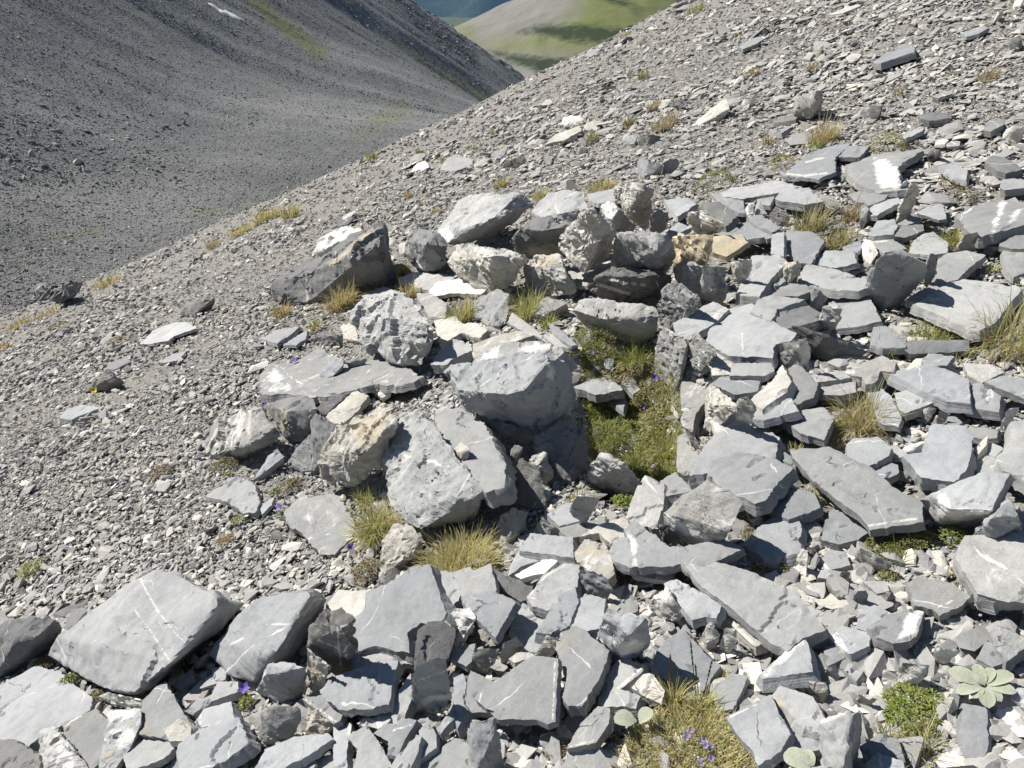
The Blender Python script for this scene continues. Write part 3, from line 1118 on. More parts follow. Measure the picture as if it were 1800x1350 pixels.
def hill_material(name, stops, sc1, sc2, fine, green=None, gsc=40, gthr=(0.55, 0.66), bump=0.6, bd=0.4, stretch=(1, 1, 1)):
    m, t = nt(name)
    g = NG(t)
    geo = g.n('ShaderNodeNewGeometry')
    P = geo.outputs['Position']
    Q = g.mapping(P, stretch)
    a = g.noise(Q, 1 / sc1, 5, 0.6, 0.3)
    b = g.noise(P, 1 / sc2, 6, 0.7)
    c = g.noise(P, 1 / fine, 4, 0.75)
    f = g.math('ADD', g.math('MULTIPLY', a, 0.40), g.math('MULTIPLY', b, 0.25))
    f = g.math('ADD', f, g.math('MULTIPLY', c, 0.35))
    col = g.ramp(g.mr(f, 0.32, 0.68), stops)
    if green:
        n = g.noise(g.mapping(P, stretch, (13, 7, 3)), 1 / gsc, 6, 0.65, 0.4)
        k = g.mr(n, gthr[0], gthr[1], 0, 0.8)
        col = g.mix(k, col, green)
    at = g.n('ShaderNodeAttribute', attribute_name='cover')
    sp = g.n('ShaderNodeSeparateColor')
    g.L(at.outputs['Color'], sp.inputs[0])
    e = g.math('ADD', g.math('MULTIPLY_ADD', b, 1.2, -0.6), g.math('MULTIPLY_ADD', a, 0.8, -0.4))
    k1 = g.mr(g.math('ADD', sp.outputs[0], e), 0.15, 0.85, 0, 0.85)
    gr = g.mix(g.mr(c, 0.3, 0.7), (0.105, 0.135, 0.025), (0.215, 0.22, 0.06))
    col = g.mix(k1, col, gr)
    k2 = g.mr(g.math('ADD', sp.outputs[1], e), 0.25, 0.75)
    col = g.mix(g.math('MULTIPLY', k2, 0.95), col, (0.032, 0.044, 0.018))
    k3 = g.mr(g.math('ADD', sp.outputs[2], e), 0.35, 0.65)
    col = g.mix(k3, col, g.mix(g.mr(c, 0.3, 0.7), (0.06, 0.06, 0.065), (0.2, 0.2, 0.2)))
    h = g.math('ADD', g.math('MULTIPLY', b, 0.6), c)
    g.bsdf(col, 0.92, g.bump(h, bump, bd), 0.1)
    return m

def set_cover(me, fn):
    n = len(me.vertices)
    co = np.empty(n * 3, np.float32)
    me.vertices.foreach_get('co', co)
    co = co.reshape(-1, 3)
    arr = np.ones((n, 4), np.float32)
    x, y, z = co[:, 0], co[:, 1], co[:, 2] - 1.6
    fz = np.maximum(y * CP - z * SP, 1e-2)
    arr[:, :3] = fn(co, 900 + F * x / fz, 675 - F * (y * SP + z * CP) / fz)
    me.attributes.new('cover', 'FLOAT_COLOR', 'POINT').data.foreach_set('color', arr.ravel())

def poly_soft(px, py, poly, soft):
    P = np.stack([px, py], 1)
    q = np.array(poly, float)
    d = np.full(len(px), 1e9)
    for i in range(len(q)):
        d = np.minimum(d, seg_dist(P, q[i], q[(i + 1) % len(q)]))
    return np.clip(0.5 + np.where(in_poly(P, q), d, -d) / (2 * soft), 0, 1)

def line_soft(px, py, line, wd):
    P = np.stack([px, py], 1)
    q = np.array(line, float)
    d = np.full(len(px), 1e9)
    for i in range(len(q) - 1):
        d = np.minimum(d, seg_dist(P, q[i], q[i + 1]))
    return np.clip(1 - d / wd, 0, 1)

def build_far():
    # ---- the scree slope across the valley
    xs = np.concatenate([np.arange(-330, -120, 2.5), np.arange(-120, 70, 0.9)])
    ys = np.concatenate([np.arange(-40, 20, 3.0), np.arange(20, 160, 0.8), np.arange(160, 560, 1.6)])
    me = grid_hill('opposite_slope', xs, ys, opp_z)
    def cov(co, px, py):
        out = np.zeros((len(px), 3))
        out[:, 0] = 0.75 * np.maximum.reduce([line_soft(px, py, [(430, -20), (480, 30), (520, 60), (560, 95)], 26),
                                        0.7 * line_soft(px, py, [(700, 80), (760, 120), (850, 170)], 20), 0.5 * line_soft(px, py, [(700, 190), (620, 250)], 40),
                                        0.6 * line_soft(px, py, [(90, 420), (180, 405)], 14), 0.5 * line_soft(px, py, [(0, 480), (50, 470)], 14),
                                        0.45 * line_soft(px, py, [(340, 380), (480, 340), (600, 270)], 18)])
        out[:, 2] = np.maximum.reduce([0.9 * line_soft(px, py, [(690, -5), (740, 30), (790, 70), (830, 100)], 24), 0.6 * line_soft(px, py, [(670, 90), (690, 100)], 16), 0.5 * line_soft(px, py, [(550, 30), (560, 70)], 16)])
        return out
    set_cover(me, cov)
    m = hill_material('scree across the valley', [(0.0, (0.085, 0.088, 0.089)), (0.45, (0.192, 0.195, 0.193)), (0.75, (0.27, 0.269, 0.258)), (1.0, (0.39, 0.385, 0.36))],
                      26, 3.0, 0.45, green=(0.19, 0.18, 0.085), gsc=30, gthr=(0.60, 0.78), bump=0.8, bd=0.35, stretch=(0.25, 1, 0.4))
    tag(link('opposite_slope', me, m), None, None, None, 'structure')
    # stones on it
    rd = np.random.default_rng(8)
    temps = [stone_template(rd, f, n) for f, n in ((0.5, 10), (0.6, 10), (0.45, 9), (0.7, 10), (0.4, 9))]
    px = np.concatenate([rd.uniform(-150, 960, 110000), rd.uniform(-1100, 1300, 50000)])
    py = np.concatenate([rd.uniform(-40, 620, 110000), rd.uniform(-150, 760, 50000)])
    u, v = px - 900.0, 675.0 - py
    dx, dy, dz = u, CP * F + SP * v, -SP * F + CP * v
    t = np.full(len(px), 0.02)
    act = np.ones(len(px), bool)
    for _ in range(300):
        act &= (1.6 + dz * t - opp_z(dx * t, dy * t)) > 0
        t = np.where(act, t * 1.0125, t)
    tb = t / 1.0125
    for _ in range(14):
        tm = (t + tb) / 2
        under = (1.6 + dz * tm - opp_z(dx * tm, dy * tm)) < 0
        t = np.where(under, tm, t)
        tb = np.where(under, tb, tm)
    k = (~act) & (t < 0.5)
    x, y, t, px, py = dx[k] * t[k], dy[k] * t[k], t[k], px[k], py[k]
    s = np.exp(rd.normal(np.log(0.10), 0.5, len(x)))
    s = np.maximum(s, 0.85 * t * np.exp(rd.normal(0, 0.45, len(x))))
    big = poly_soft(px, py, [(670, -40), (720, -40), (800, 50), (850, 110), (820, 120), (740, 60)], 12) > 0.5
    s = np.where(big, s * rd.uniform(1.2, 2.6, len(x)), s)
    low = (py > 200) & (py < 330) & (px < 330)
    s = np.where(low & (rd.random(len(x)) < 0.08), s * 2.6, s)
    e = 0.6
    gx = (opp_z(x + e, y) - opp_z(x - e, y)) / (2 * e)
    gy = (opp_z(x, y + e) - opp_z(x, y - e)) / (2 * e)
    nr = np.stack([-gx, -gy, np.ones_like(gx)], 1)
    nr /= np.linalg.norm(nr, axis=1)[:, None]
    pos = np.stack([x, y, opp_z(x, y)], 1) + nr * (s * 0.1)[:, None]
    tone = np.clip(rd.normal(0.42, 0.2, len(x)), 0, 0.95)
    tone = np.where(big, np.clip(tone - 0.15, 0, 1), tone)
    me = scatter_mesh('opposite_scree', temps, pos, nr, s, tone, rd, 0.5)
    tag(link('opposite_scree', me, stone_material('far scree stone', 0.76, (1.0, 1.0, 0.965))), None, None, None, 'stuff')
    # ---- snow patch
    lf = bmesh.new()
    poly = [(362, 4), (372, 10), (392, 16), (410, 24), (424, 34), (436, 41), (420, 39), (405, 34), (392, 25), (378, 17)]
    top, bot = [], []
    for a, b in poly:
        P = hit_far(a, b, opp_z)
        top.append(P)
    V = []
    n = len(top)
    c = sum(top, Vector()) / n
    rings = []
    for f, h in ((1.12, -0.6), (1.0, 0.15), (0.8, 0.55), (0.4, 0.8)):
        rings.append([lf.verts.new(c + (p - c) * f + Vector((0.15 * h, 0, h * 0.5))) for p in top])
    for r0, r1 in zip(rings, rings[1:]):
        for i in range(n):
            lf.faces.new((r0[i], r0[(i + 1) % n], r1[(i + 1) % n], r1[i]))
    cv = lf.verts.new(c + Vector((0.15, 0, 0.45)))
    for i in range(n):
        lf.faces.new((rings[-1][i], rings[-1][(i + 1) % n], cv))
    bmesh.ops.recalc_face_normals(lf, faces=lf.faces[:])
    bmesh.ops.subdivide_edges(lf, edges=lf.edges[:], cuts=2, use_grid_fill=True)
    for v in lf.verts:
        v.co += Vector((0, 0, 0.5 * noise.noise(v.co * 0.35)))
    me = bpy.data.meshes.new('snow_patch')
    lf.transform(Matrix.Translation(-c))
    lf.to_mesh(me)
    lf.free()
    me.shade_smooth()
    m, t = nt('old snow')
    g = NG(t)
    tc = g.n('ShaderNodeTexCoord')
    g.bsdf(g.mix(g.mr(g.noise(tc.outputs['Object'], 0.8, 5), 0.4, 0.75), (0.86, 0.87, 0.88), (0.62, 0.6, 0.57)), 0.6, g.bump(g.noise(tc.outputs['Object'], 1.5, 5), 0.4, 0.3), 0.3)
    tag(link('snow_patch', me, m, c), 'thin white streak of old snow on the grey slope across the valley', 'snow patch')
    # ---- green rounded hill down the valley
    def hill_z(X, Y):
        r = np.sqrt(((X - 165) * 1.0) ** 2 + ((Y - 1560) * 0.7) ** 2 + 70 ** 2) - 70
        z = -48 - 0.43 * r
        # a lower shoulder in front with a steep far side
        r2 = np.sqrt(((X - 175) * 0.55) ** 2 + ((Y - 1170) * 1.15) ** 2 + 30 ** 2) - 30
        z2 = -158 - 0.36 * r2
        k = 14.0
        z = k * np.log(np.exp(z / k) + np.exp(z2 / k))
        # pale mounds at its foot
        z = z + 9 * np.exp(-(((X - 95) / 42) ** 2 + ((Y - 1010) / 40) ** 2)) + 7 * np.exp(-(((X - 165) / 36) ** 2 + ((Y - 985) / 35) ** 2))
        return z + vnoise(X, Y, 130, 3, 5, 0.5) * 4.5 - np.abs(vnoise(X, Y, 60, 12, 3)) * 3
    me = grid_hill('green_hill', np.arange(-420, 900, 6), np.arange(640, 2300, 7), hill_z)
    def cov2(co, px, py):
        out = np.zeros((len(px), 3))
        out[:, 0] = np.maximum.reduce([poly_soft(px, py, [(1040, -60), (1300, -60), (1300, 120), (1100, 95), (1000, 96), (860, 88), (880, 78), (980, 50), (1010, 20)], 34),
                                       0.55 * poly_soft(px, py, [(790, 40), (830, 42), (850, 80), (800, 90)], 8)])
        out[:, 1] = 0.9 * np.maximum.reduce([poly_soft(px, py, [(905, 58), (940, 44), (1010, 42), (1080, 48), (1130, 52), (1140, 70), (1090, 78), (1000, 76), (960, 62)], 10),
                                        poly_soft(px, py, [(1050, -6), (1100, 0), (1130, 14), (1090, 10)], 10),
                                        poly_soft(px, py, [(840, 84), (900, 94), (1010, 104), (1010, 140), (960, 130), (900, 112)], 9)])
        return out
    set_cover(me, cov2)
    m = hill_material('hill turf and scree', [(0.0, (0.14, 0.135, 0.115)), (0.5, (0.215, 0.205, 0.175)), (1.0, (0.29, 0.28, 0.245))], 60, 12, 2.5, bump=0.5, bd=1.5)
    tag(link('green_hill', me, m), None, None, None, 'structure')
    # ---- forested mountain far behind
    def mt_z(X, Y):
        X, Y = X / 2, Y / 2
        z = 2 * (-420 + 0.62 * (Y - 4300) + vnoise(X, Y, 700, 5, 5, 0.5) * 130 - np.abs(vnoise(X, Y, 420, 6, 3)) * 90)
        return z
    me = grid_hill('forest_mountain', np.arange(-6400, 6400, 90), np.arange(8000, 12800, 80), mt_z)
    set_cover(me, lambda co, px, py: np.zeros((len(px), 3)))
    m = hill_material('distant forest', [(0.0, (0.012, 0.028, 0.016)), (0.6, (0.03, 0.055, 0.028)), (1.0, (0.09, 0.10, 0.06))], 420, 90, 24, bump=0.8, bd=16)
    tag(link('forest_mountain', me, m), None, None, None, 'structure')
    # valley floor under everything
    me = grid_hill('valley_floor', np.linspace(-6800, 6800, 80), np.linspace(-200, 12900, 90), lambda X, Y: -190 - 0.058 * Y + 0 * X)
    set_cover(me, lambda co, px, py: np.zeros((len(px), 3)))
    m = hill_material('valley meadow', [(0.0, (0.06, 0.075, 0.03)), (0.6, (0.10, 0.11, 0.045)), (1.0, (0.15, 0.15, 0.07))], 200, 40, 6, bump=0.4, bd=2)
    tag(link('valley_floor', me, m), None, None, None, 'structure')

def hit_far(px, py, zf):
    d = rdir(px, py)
    t = 0.02
    while t < 2.0:
        z = float(zf(np.array([d.x * t]), np.array([d.y * t]))[0])
        if 1.6 + d.z * t < z:
            break
        t *= 1.004
    return Vector((d.x * t, d.y * t, 1.6 + d.z * t))

SUN_EL, SUN_AZ = math.radians(43.5), math.radians(-64)     # azimuth from +Y towards +X
def build_light(haze=True):
    w = bpy.data.worlds.new('World')
    scene.world = w
    w.use_nodes = True
    t = w.node_tree
    t.nodes.clear()
    sky = t.nodes.new('ShaderNodeTexSky')
    sky.sky_type = 'NISHITA'
    sky.sun_disc = False
    sky.sun_elevation = SUN_EL
    sky.sun_rotation = SUN_AZ % (2 * math.pi)
    sky.altitude = 2300
    sky.dust_density = 0.6
    bg = t.nodes.new('ShaderNodeBackground')
    bg.inputs['Strength'].default_value = SKY
    o = t.nodes.new('ShaderNodeOutputWorld')
    t.links.new(sky.outputs[0], bg.inputs['Color'])
    t.links.new(bg.outputs[0], o.inputs['Surface'])
    L = bpy.data.lights.new('sun', 'SUN')
    L.energy = SUN
    L.angle = math.radians(0.5)
    L.color = (1.0, 0.958, 0.892)
    so = bpy.data.objects.new('sun', L)
    COL.objects.link(so)
    d = Vector((math.sin(SUN_AZ) * math.cos(SUN_EL), math.cos(SUN_AZ) * math.cos(SUN_EL), math.sin(SUN_EL)))
    so.rotation_euler = d.to_track_quat('Z', 'Y').to_euler()
    so.location = d * 30
    if haze:
        bm = bmesh.new()
        lo, hi = Vector((-7000, -400, -1300)), Vector((7000, 13200, 2600))
        bmesh.ops.create_cube(bm, size=1)
        for v in bm.verts:
            v.co = Vector((lo[i] if v.co[i] < 0 else hi[i] for i in range(3)))
        me = bpy.data.meshes.new('haze')
        bm.to_mesh(me)
        bm.free()
        m, t = nt('haze')
        p = t.nodes.new('ShaderNodeVolumePrincipled')
        p.inputs['Color'].default_value = (0.30, 0.56, 1.0, 1)
        p.inputs['Density'].default_value = HAZE
        p.inputs['Anisotropy'].default_value = 0.0
        o = t.nodes.new('ShaderNodeOutputMaterial')
        t.links.new(p.outputs[0], o.inputs['Volume'])
        tag(link('haze', me, m), None, None, None, 'stuff')

def build_camera():
    cam = bpy.data.cameras.new('camera')
    cam.sensor_fit = 'HORIZONTAL'
    cam.sensor_width = 36
    cam.lens = 36 * F / 1800
    cam.clip_start = 0.05
    cam.clip_end = 20000
    o = bpy.data.objects.new('camera', cam)
    COL.objects.link(o)
    o.location = CAM
    o.rotation_euler = (math.radians(90) - PITCH, 0, 0)
    scene.camera = o
    vs = scene.view_settings
    vs.view_transform = 'Standard'
    vs.look = 'None'
    vs.exposure = EXPO
    vs.gamma = 1
    vs.use_curve_mapping = False
    scene.cycles.max_bounces = 6
    scene.cycles.diffuse_bounces = 3
    scene.cycles.transparent_max_bounces = 4
    scene.cycles.volume_bounces = 0
    scene.cycles.use_denoising = True
ROCKS = """
# ---- back wall of the shelter and the boulders round it
B|d|A|725,795,.16 820,715,.18 1340,412,.3 1475,395,.38 1440,520,.36 1180,625,.27 950,715,.2 740,890,.03 960,920,.02 1140,800,.03 1300,765,.05 1500,770,.03 1555,680,.03 1535,530,.12|t:1120,650 1240,560 1400,410:6;w:945,720 955,900:3|long dark wedge-shaped boulder with a pale vein and dry grass along its foot
L|q|A|975,590,.02 1020,490,.08 1130,420,.12 1230,388,.15 1345,405,.18 1240,470,.14 1090,540,.1|drop=.1|white limestone block showing behind the dark wedge-shaped boulder
K|d|A|1160,395,.02 1165,345,.08 1215,310,.12 1290,268,.14 1305,300,.08 1240,375,.03|w:1210,330 1295,280:5|small dark stone with a white tip above the wedge-shaped boulder
K|d|A|1040,345,.06 1060,330,.08 1080,355,.04 1050,380,0||tiny dark stone beside the white-tipped one above the wedge-shaped boulder
B|s|B|60,490,.19 150,412,.22 285,432,.22 340,540,.16 350,645,.08 255,715,.01 150,690,.04 90,635,.08 45,560,.12 190,515,.26|rough=1.3;W:110,640 180,640 180,690 120,700|rounded grey boulder with a white foot between the dark wedge and the tan block
K|q|B|0,515,.1 55,490,.13 45,575,.04 5,578,.02||small white stone wedged beside the rounded grey boulder
L|t|B|345,640,.15 400,522,.25 560,535,.29 690,540,.3 920,600,.22 640,600,.31 820,680,.2 800,800,.1 650,835,.04 510,740,.05 390,690,.08|rough=1.4|long cracked tan block at the foot of the smooth tilted boulder
B|l|B|255,430,.2 330,340,.24 420,205,.25 500,185,.27 790,180,.33 640,345,.31 450,415,.26 340,505,.18 880,148,.29 960,232,.2 870,310,.15 650,440,.1 430,478,.14|rough=.7;rnd=.3;W:270,430 340,400 420,470 350,500|big smooth tilted boulder with a rough dark edge, highest along the back wall
B|v|B|930,285,.34 1045,142,.4 1300,142,.4 1325,262,.36 1255,328,.3 1235,368,.26 1085,345,.3 1000,328,.33|drop=.12;rough=.8|smooth light grey block standing behind the leaning tan block
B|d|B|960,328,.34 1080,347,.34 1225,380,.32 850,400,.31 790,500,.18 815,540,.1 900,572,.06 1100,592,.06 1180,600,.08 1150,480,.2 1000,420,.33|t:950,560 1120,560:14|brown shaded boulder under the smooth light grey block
L|t|B|1120,502,.26 1190,470,.33 1285,290,.5 1340,265,.53 1470,390,.44 1340,560,.3 1310,668,.18 1200,632,.18 1150,555,.22 1530,432,.32 1490,532,.15 1380,642,.1|rough=1.5|tall leaning tan block in the middle of the back wall
L|l|B|1395,245,.31 1465,200,.34 1545,260,.34 1485,350,.34 1655,390,.14 1540,425,.12 1575,300,.28|rough=1.5;W:1400,240 1470,200 1540,270 1480,340|white-topped lump behind the leaning tan block
L|t|B|1520,130,.3 1555,100,.36 1640,85,.42 1690,140,.42 1765,135,.37 1775,290,.2 1745,385,.08 1690,340,.12 1600,272,.22|rough=1.3;W:1530,130 1560,100 1640,200 1630,290;T:1720,140 1775,140 1760,380 1700,340|upright two-peaked block with a white face and an ochre flank
S|s|B|1325,165 1500,125 1530,200 1400,225 1340,205|h=.14;th=.05|plain slab between the light grey block and the two-peaked block
B|l|C|100,515,.28 160,435,.36 290,407,.39 430,425,.38 525,470,.33 550,590,.2 510,695,.08 430,712,.08 310,655,.16 200,675,.14 100,640,.17 420,560,.33|rough=1.2|broad pale boulder with a shaded belly beside the ochre block
B|d|C|-70,800,.1 0,735,.2 110,665,.24 330,740,.22 530,722,.14 440,855,.04 220,882,.02 50,882,.01|rough=1.5;w:80,760 330,800:4;w:20,800 220,860:5|dark rough boulder veined white under the broad pale boulder
B|l|Z|1008,545,.14 1018,529,.16 1045,522,.18 1155,541,.2 1162,556,.18 1128,575,.16 1060,562,.15 1150,592,.02 1120,603,-.02 1085,586,0 1020,560,.03|rough=.7|long flat-topped block bridging the head of the grassy hollow
L|l|B|870,680,.14 960,590,.2 1120,582,.22 1170,700,.18 1160,770,.12 1250,850,.04 1100,862,.02 880,802,.03 910,740,.1|rough=1.6;T:960,600 1100,590 1100,660 940,690|pale knobbly block with an ochre cap below the leaning tan block
F|l|B|1180,760 1200,700 1300,690 1440,640 1470,632 1470,670 1350,740 1320,800 1240,790|h=.12;th=.04|thin jagged flake squeezed under the leaning tan block
K|s|B|510,940,.06 560,880,.12 700,820,.16 770,870,.14 780,960,.08 750,1070,.02 640,1090,.02 530,1015,.04|rough=1.3|rough grey stone between two yellow-green grass tufts
K|l|B|910,1015,.02 1035,872,.16 1180,925,.11 1190,985,.02 1090,975,.1 1070,1010,0||roof-shaped stone ridge behind the small grass tuft
S|q|B|225,830 280,780 470,750 600,830 560,860 400,850 250,870|h=.07;th=.05;sl=0|white-edged slab at the foot of the cracked tan block
S|l|B|15,750 110,710 410,730 300,780 210,830 80,800|h=.05;th=.05|thin grey slab below the rounded grey boulder
B|l|Z|622,548,.2 640,530,.24 700,518,.3 745,530,.3 755,570,.28 755,610,.15 742,642,.07 690,630,.09 640,605,.1 624,580,.12|rough=1.3|bluish-white mottled boulder standing alone before the back wall
S|l|B|135,860 230,860 330,930 320,1020 215,1010 165,930|h=.1;th=.07|grey slab tucked behind the bluish-white boulder
S|t|B|265,1050 400,1020 440,1060 540,1065 610,1110 560,1160 440,1130 300,1210|h=.09;th=.07|cream-stained slab beside the bluish-white boulder
S|s|B|235,1345 270,1280 380,1180 500,1215 505,1255 380,1310 330,1350|h=.16;th=.1;gx=.1|clean pale-topped slab with a thick shaded edge above the gravel patch
F|l|B|768,1060 800,995 960,1110 1010,1172 860,1112|h=.1;th=.03|pale shard pointing down towards the mossy hollow
F|s|B|1055,1065 1120,1100 1240,1210 1200,1217 1080,1132|h=.1;th=.025|narrow grey shard lying in the moss
K|s|B|1310,1110,.02 1350,1052,.1 1387,1120,.04 1380,1180,0 1330,1198,0||small pointed stone standing up in the moss
S|t|B|510,1220 720,1140 840,1120 930,1150 700,1225 540,1300|h=.14;th=.06|ochre-edged slab behind the big central boulder
S|l|F|735,300 800,230 900,170 1150,160 1300,190 1330,235 1280,275 1000,262 800,295|h=.4;th=.07;gy=.2;W:740,300 820,220 900,200 880,280;W:960,240 1150,170 1290,200 1200,230|white crumbly slab resting on the back of the big central boulder
S|l|B|1010,1150 1060,1130 1180,1190 1190,1232 1100,1222|h=.08;th=.04|small slab beside the narrow shard in the moss
# ---- the central heap
B|v|F|525,360,.38 560,330,.4 740,305,.42 1000,255,.46 1200,222,.48 1330,265,.46 1220,330,.49 1080,500,.44 960,530,.43 780,515,.4 620,500,.36 1395,330,.38 1425,440,.31 1440,560,.24 1380,680,.18 1240,750,.14 1195,690,.21 1050,650,.26 640,580,.29|drop=.04;rough=1.1;W:1240,320 1290,340 1280,420 1240,400|big flat-topped central boulder overhanging the grassy hollow
K|s|F|640,580,.3 760,690,.26 880,770,.2 1000,800,.12 1130,852,.08 1190,790,.12 1190,660,.22 1050,660,.26 800,640,.28|rough=1.8;bed=0,.3,1|flaky rotten slate under the big central boulder
B|l|Z|677,820,.26 682,770,.34 700,740,.38 735,722,.4 760,745,.38 790,800,.36 850,862,.3 765,885,.25 742,932,.14 700,905,.17 680,875,.18 845,885,.2 830,912,.0 790,925,-.01|drop=.02;rough=.9|tall pale boulder with a curved white lower edge and a dark underside
S|s|F|480,680 540,640 640,640 760,710 800,760 870,900 930,1000 922,1150 800,1182 690,1090 560,950 480,800|h=.27;th=.06;gx=.05|blue-grey slab leaning between the tall pale boulder and the central boulder
K|t|F|550,950,.3 650,850,.36 700,912,.36 692,972,.3 600,995,.28||small white-tan stone perched on the leaning blue-grey slab
F|d|F|950,1240,.05 1050,965,.3 1185,1040,.26 1240,1310,.02 1160,1345,0 1000,1290,.02|drop=.03;rough=.7|dark triangular flake standing upright below the central boulder
K|l|F|1230,930,.2 1290,1090,.1 1230,1110,.1 1180,1030,.22 1130,960,.2||small angular stone behind the upright triangular flake
F|t|F|1110,985,.24 1215,922,.27 1240,935,.26 1170,1030,.22 1140,1028,.2|drop=.04|thin cream sliver leaning on the upright triangular flake
K|s|F|980,920,.2 1010,870,.26 1065,900,.24 1040,960,.16 1000,1012,.12||little slate wedge in the dark gap beneath the central boulder
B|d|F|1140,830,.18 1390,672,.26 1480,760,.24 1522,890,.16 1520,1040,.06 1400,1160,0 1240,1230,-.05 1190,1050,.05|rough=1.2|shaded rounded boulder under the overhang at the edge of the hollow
B|l|G|340,1080,.05 390,960,.15 480,955,.18 580,1010,.18 695,1130,.1 680,1200,.03 600,1295,-.02 420,1200,0|rough=1.2|bluish-white stone sitting low in the grassy hollow, half in shade
K|t|O|860,660,.03 890,480,.12 960,362,.16 1060,362,.16 1180,450,.13 1175,510,.08 1100,575,.07 1000,610,.05 940,700,.02 880,722,0|rough=2.2|crumbly ochre rock beneath the tall pale boulder
B|l|E|120,690,.06 200,600,.14 300,520,.2 460,440,.27 550,470,.28 660,590,.22 670,650,.15 500,715,.18 360,725,.14 160,805,.02 600,730,.05 440,800,0 290,830,0|rough=1.1;w:250,600 160,780:3;w:330,540 240,720:4;w:400,490 300,740:4;w:450,450 380,700:6;w:480,460 460,640:5|white-streaked slanting boulder at the downhill end of the heap
B|d|E|600,450,.14 740,385,.22 920,400,.25 945,470,.24 895,630,.12 830,690,.05 690,660,.05 730,490,.25|rough=.8;T:690,470 740,480 710,640 680,650|dark squarish boulder behind the white-streaked one
F|s|E|895,530,.3 935,500,.34 1080,580,.3 1050,650,.22 960,800,.12 910,920,.02 900,700,.16|drop=.04;rough=.6|thin upright flake between the dark squarish boulder and the tan boulder
K|l|E|740,830,.08 800,740,.16 895,645,.22 905,900,.02 840,910,.02|rough=1.1|pale stone against the foot of the upright flake
B|t|E|1045,620,.28 1160,580,.33 1250,490,.38 1400,440,.4 1500,560,.4 1430,700,.33 1415,850,.2 1300,890,.17 1190,985,.1 1080,1025,.05 960,940,.1 980,760,.24 1250,780,.33|rough=1.4;T:1150,580 1300,520 1450,560 1400,700 1250,740|tan-faced boulder with a rough dark lower side beside the tall pale boulder
S|l|E|580,350 580,245 640,160 800,150 960,60 1060,110 1180,190 1330,130 1560,200 1640,250 1500,300 1320,290 1200,330 900,385 760,350 590,362|h=.1;th=.07;W:590,270 640,190 700,250 680,290;W:600,330 740,300 750,330 620,345|broad white-patched slab spread along the top of the gravel
K|s|E|955,225,.14 1055,115,.2 1130,108,.2 1130,160,.17 1060,235,.12 990,265,.1||grey stone perched on the broad white-patched slab
K|s|E|1140,150,.14 1220,100,.17 1295,118,.15 1230,150,.12 1160,165,.11||flat little stone next to the one perched on the white-patched slab
Q|q|E|1320,285,.13 1440,270,.16 1465,360,.08 1400,392,.05 1330,350,.08||white stone at the end of the broad white-patched slab
S|t|E|1010,520 1100,440 1200,350 1290,385 1180,520 1110,572 1060,562|h=.2;th=.06;gx=-.15|brown slab lying between the dark squarish boulder and the tan boulder
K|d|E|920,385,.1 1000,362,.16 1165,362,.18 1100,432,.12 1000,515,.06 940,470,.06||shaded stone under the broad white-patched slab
K|s|E|490,980,.02 600,800,.12 665,760,.15 720,800,.12 640,885,.05 540,962,.01||wedge of dark slate under the white-streaked boulder
S|l|O|210,290 340,150 390,190 450,165 540,150 600,220 670,340 680,400 540,560 440,540 330,420 240,370|h=.06;th=.06;rag=1.4|flat heart-shaped slab beside the fescue tuft
S|s|E|180,1080 330,960 420,950 500,1010 530,1120 500,1182 420,1190 370,1140 300,1110|h=.05;th=.05;terr=2|stepped grey slab on the gravel below the white-streaked boulder
F|s|E|540,1140 640,1090 622,1140 560,1202|h=.03;th=.03|small slab chip between the stepped slab and the heart-shaped slab
K|l|Z|870,930,.02 880,905,.1 900,890,.14 928,900,.13 925,922,.06 905,947,.02 880,962,0||white-tipped stone in the shade below the upright triangular flake
# ---- downhill gravel slope
S|l|I|990,170 1080,80 1210,30 1280,28 1362,66 1210,120 1170,150 1050,172|h=.05;th=.05|long pale slab alone on the downhill gravel
K|d|I|565,465,.03 760,373,.16 800,398,.16 870,440,.05 860,470,0 590,515,0|w:760,440 830,410:4|wedge of dark slate with a yellow flower at its foot
S|s|I|420,690 470,630 560,603 695,622 540,680 500,702|h=.06;th=.06|pale-topped slab below the yellow flower
S|s|I|1105,302 1200,250 1295,228 1230,292 1150,304|h=.03;th=.04|narrow slab sunk in gravel uphill of the yellow flower
S|s|I|748,345 760,312 880,270 905,300 800,352|h=.04;th=.04|broken slab just uphill of the dark slate wedge
B|d|Z|70,522,.02 84,505,.22 99,498,.3 125,510,.2 136,523,.02 100,532,.02|rough=1.2|dark pyramid-shaped boulder on the skyline of the gravel
K|d|Z|312,552,.02 345,532,.12 368,517,.17 378,522,.16 378,532,.06 335,557,.0||long dark stone on the gravel towards the pyramid boulder
F|l|I|1070,1200 1130,1140 1190,1148 1150,1202|h=.03;th=.04|pale chip above the dry brown tuft
S|s|A|610,1165 680,1120 890,1090 820,1150 740,1200|h=.04;th=.05|low slab upslope of the broad white-patched slab
S|s|A|790,1212 950,1110 940,1170 870,1212|h=.05;th=.04|leaf-shaped slab beside the low slab
K|t|A|1185,1085,.05 1280,1060,.1 1320,1190,.03 1210,1172,.02||cream stone at the edge of the bluish-white boulder
K|d|A|950,1175,.02 1050,1120,.1 1205,1140,.12 1200,1200,.03 1090,1215,.01||dark stone between the leaf-shaped slab and the bluish-white boulder
S|l|A|1330,842 1480,810 1630,860 1450,882 1350,882|h=.07;th=.05|thin white-edged slab by the orange grass
S|l|R|525,890 560,835 610,818 690,840 680,870 600,900|h=.05;th=.06|pale slab on the far gravel among small tufts
K|s|R|760,835,.02 800,800,.09 870,775,.13 880,795,.08 820,838,0||grey wedge beside the purple flowers on the far gravel
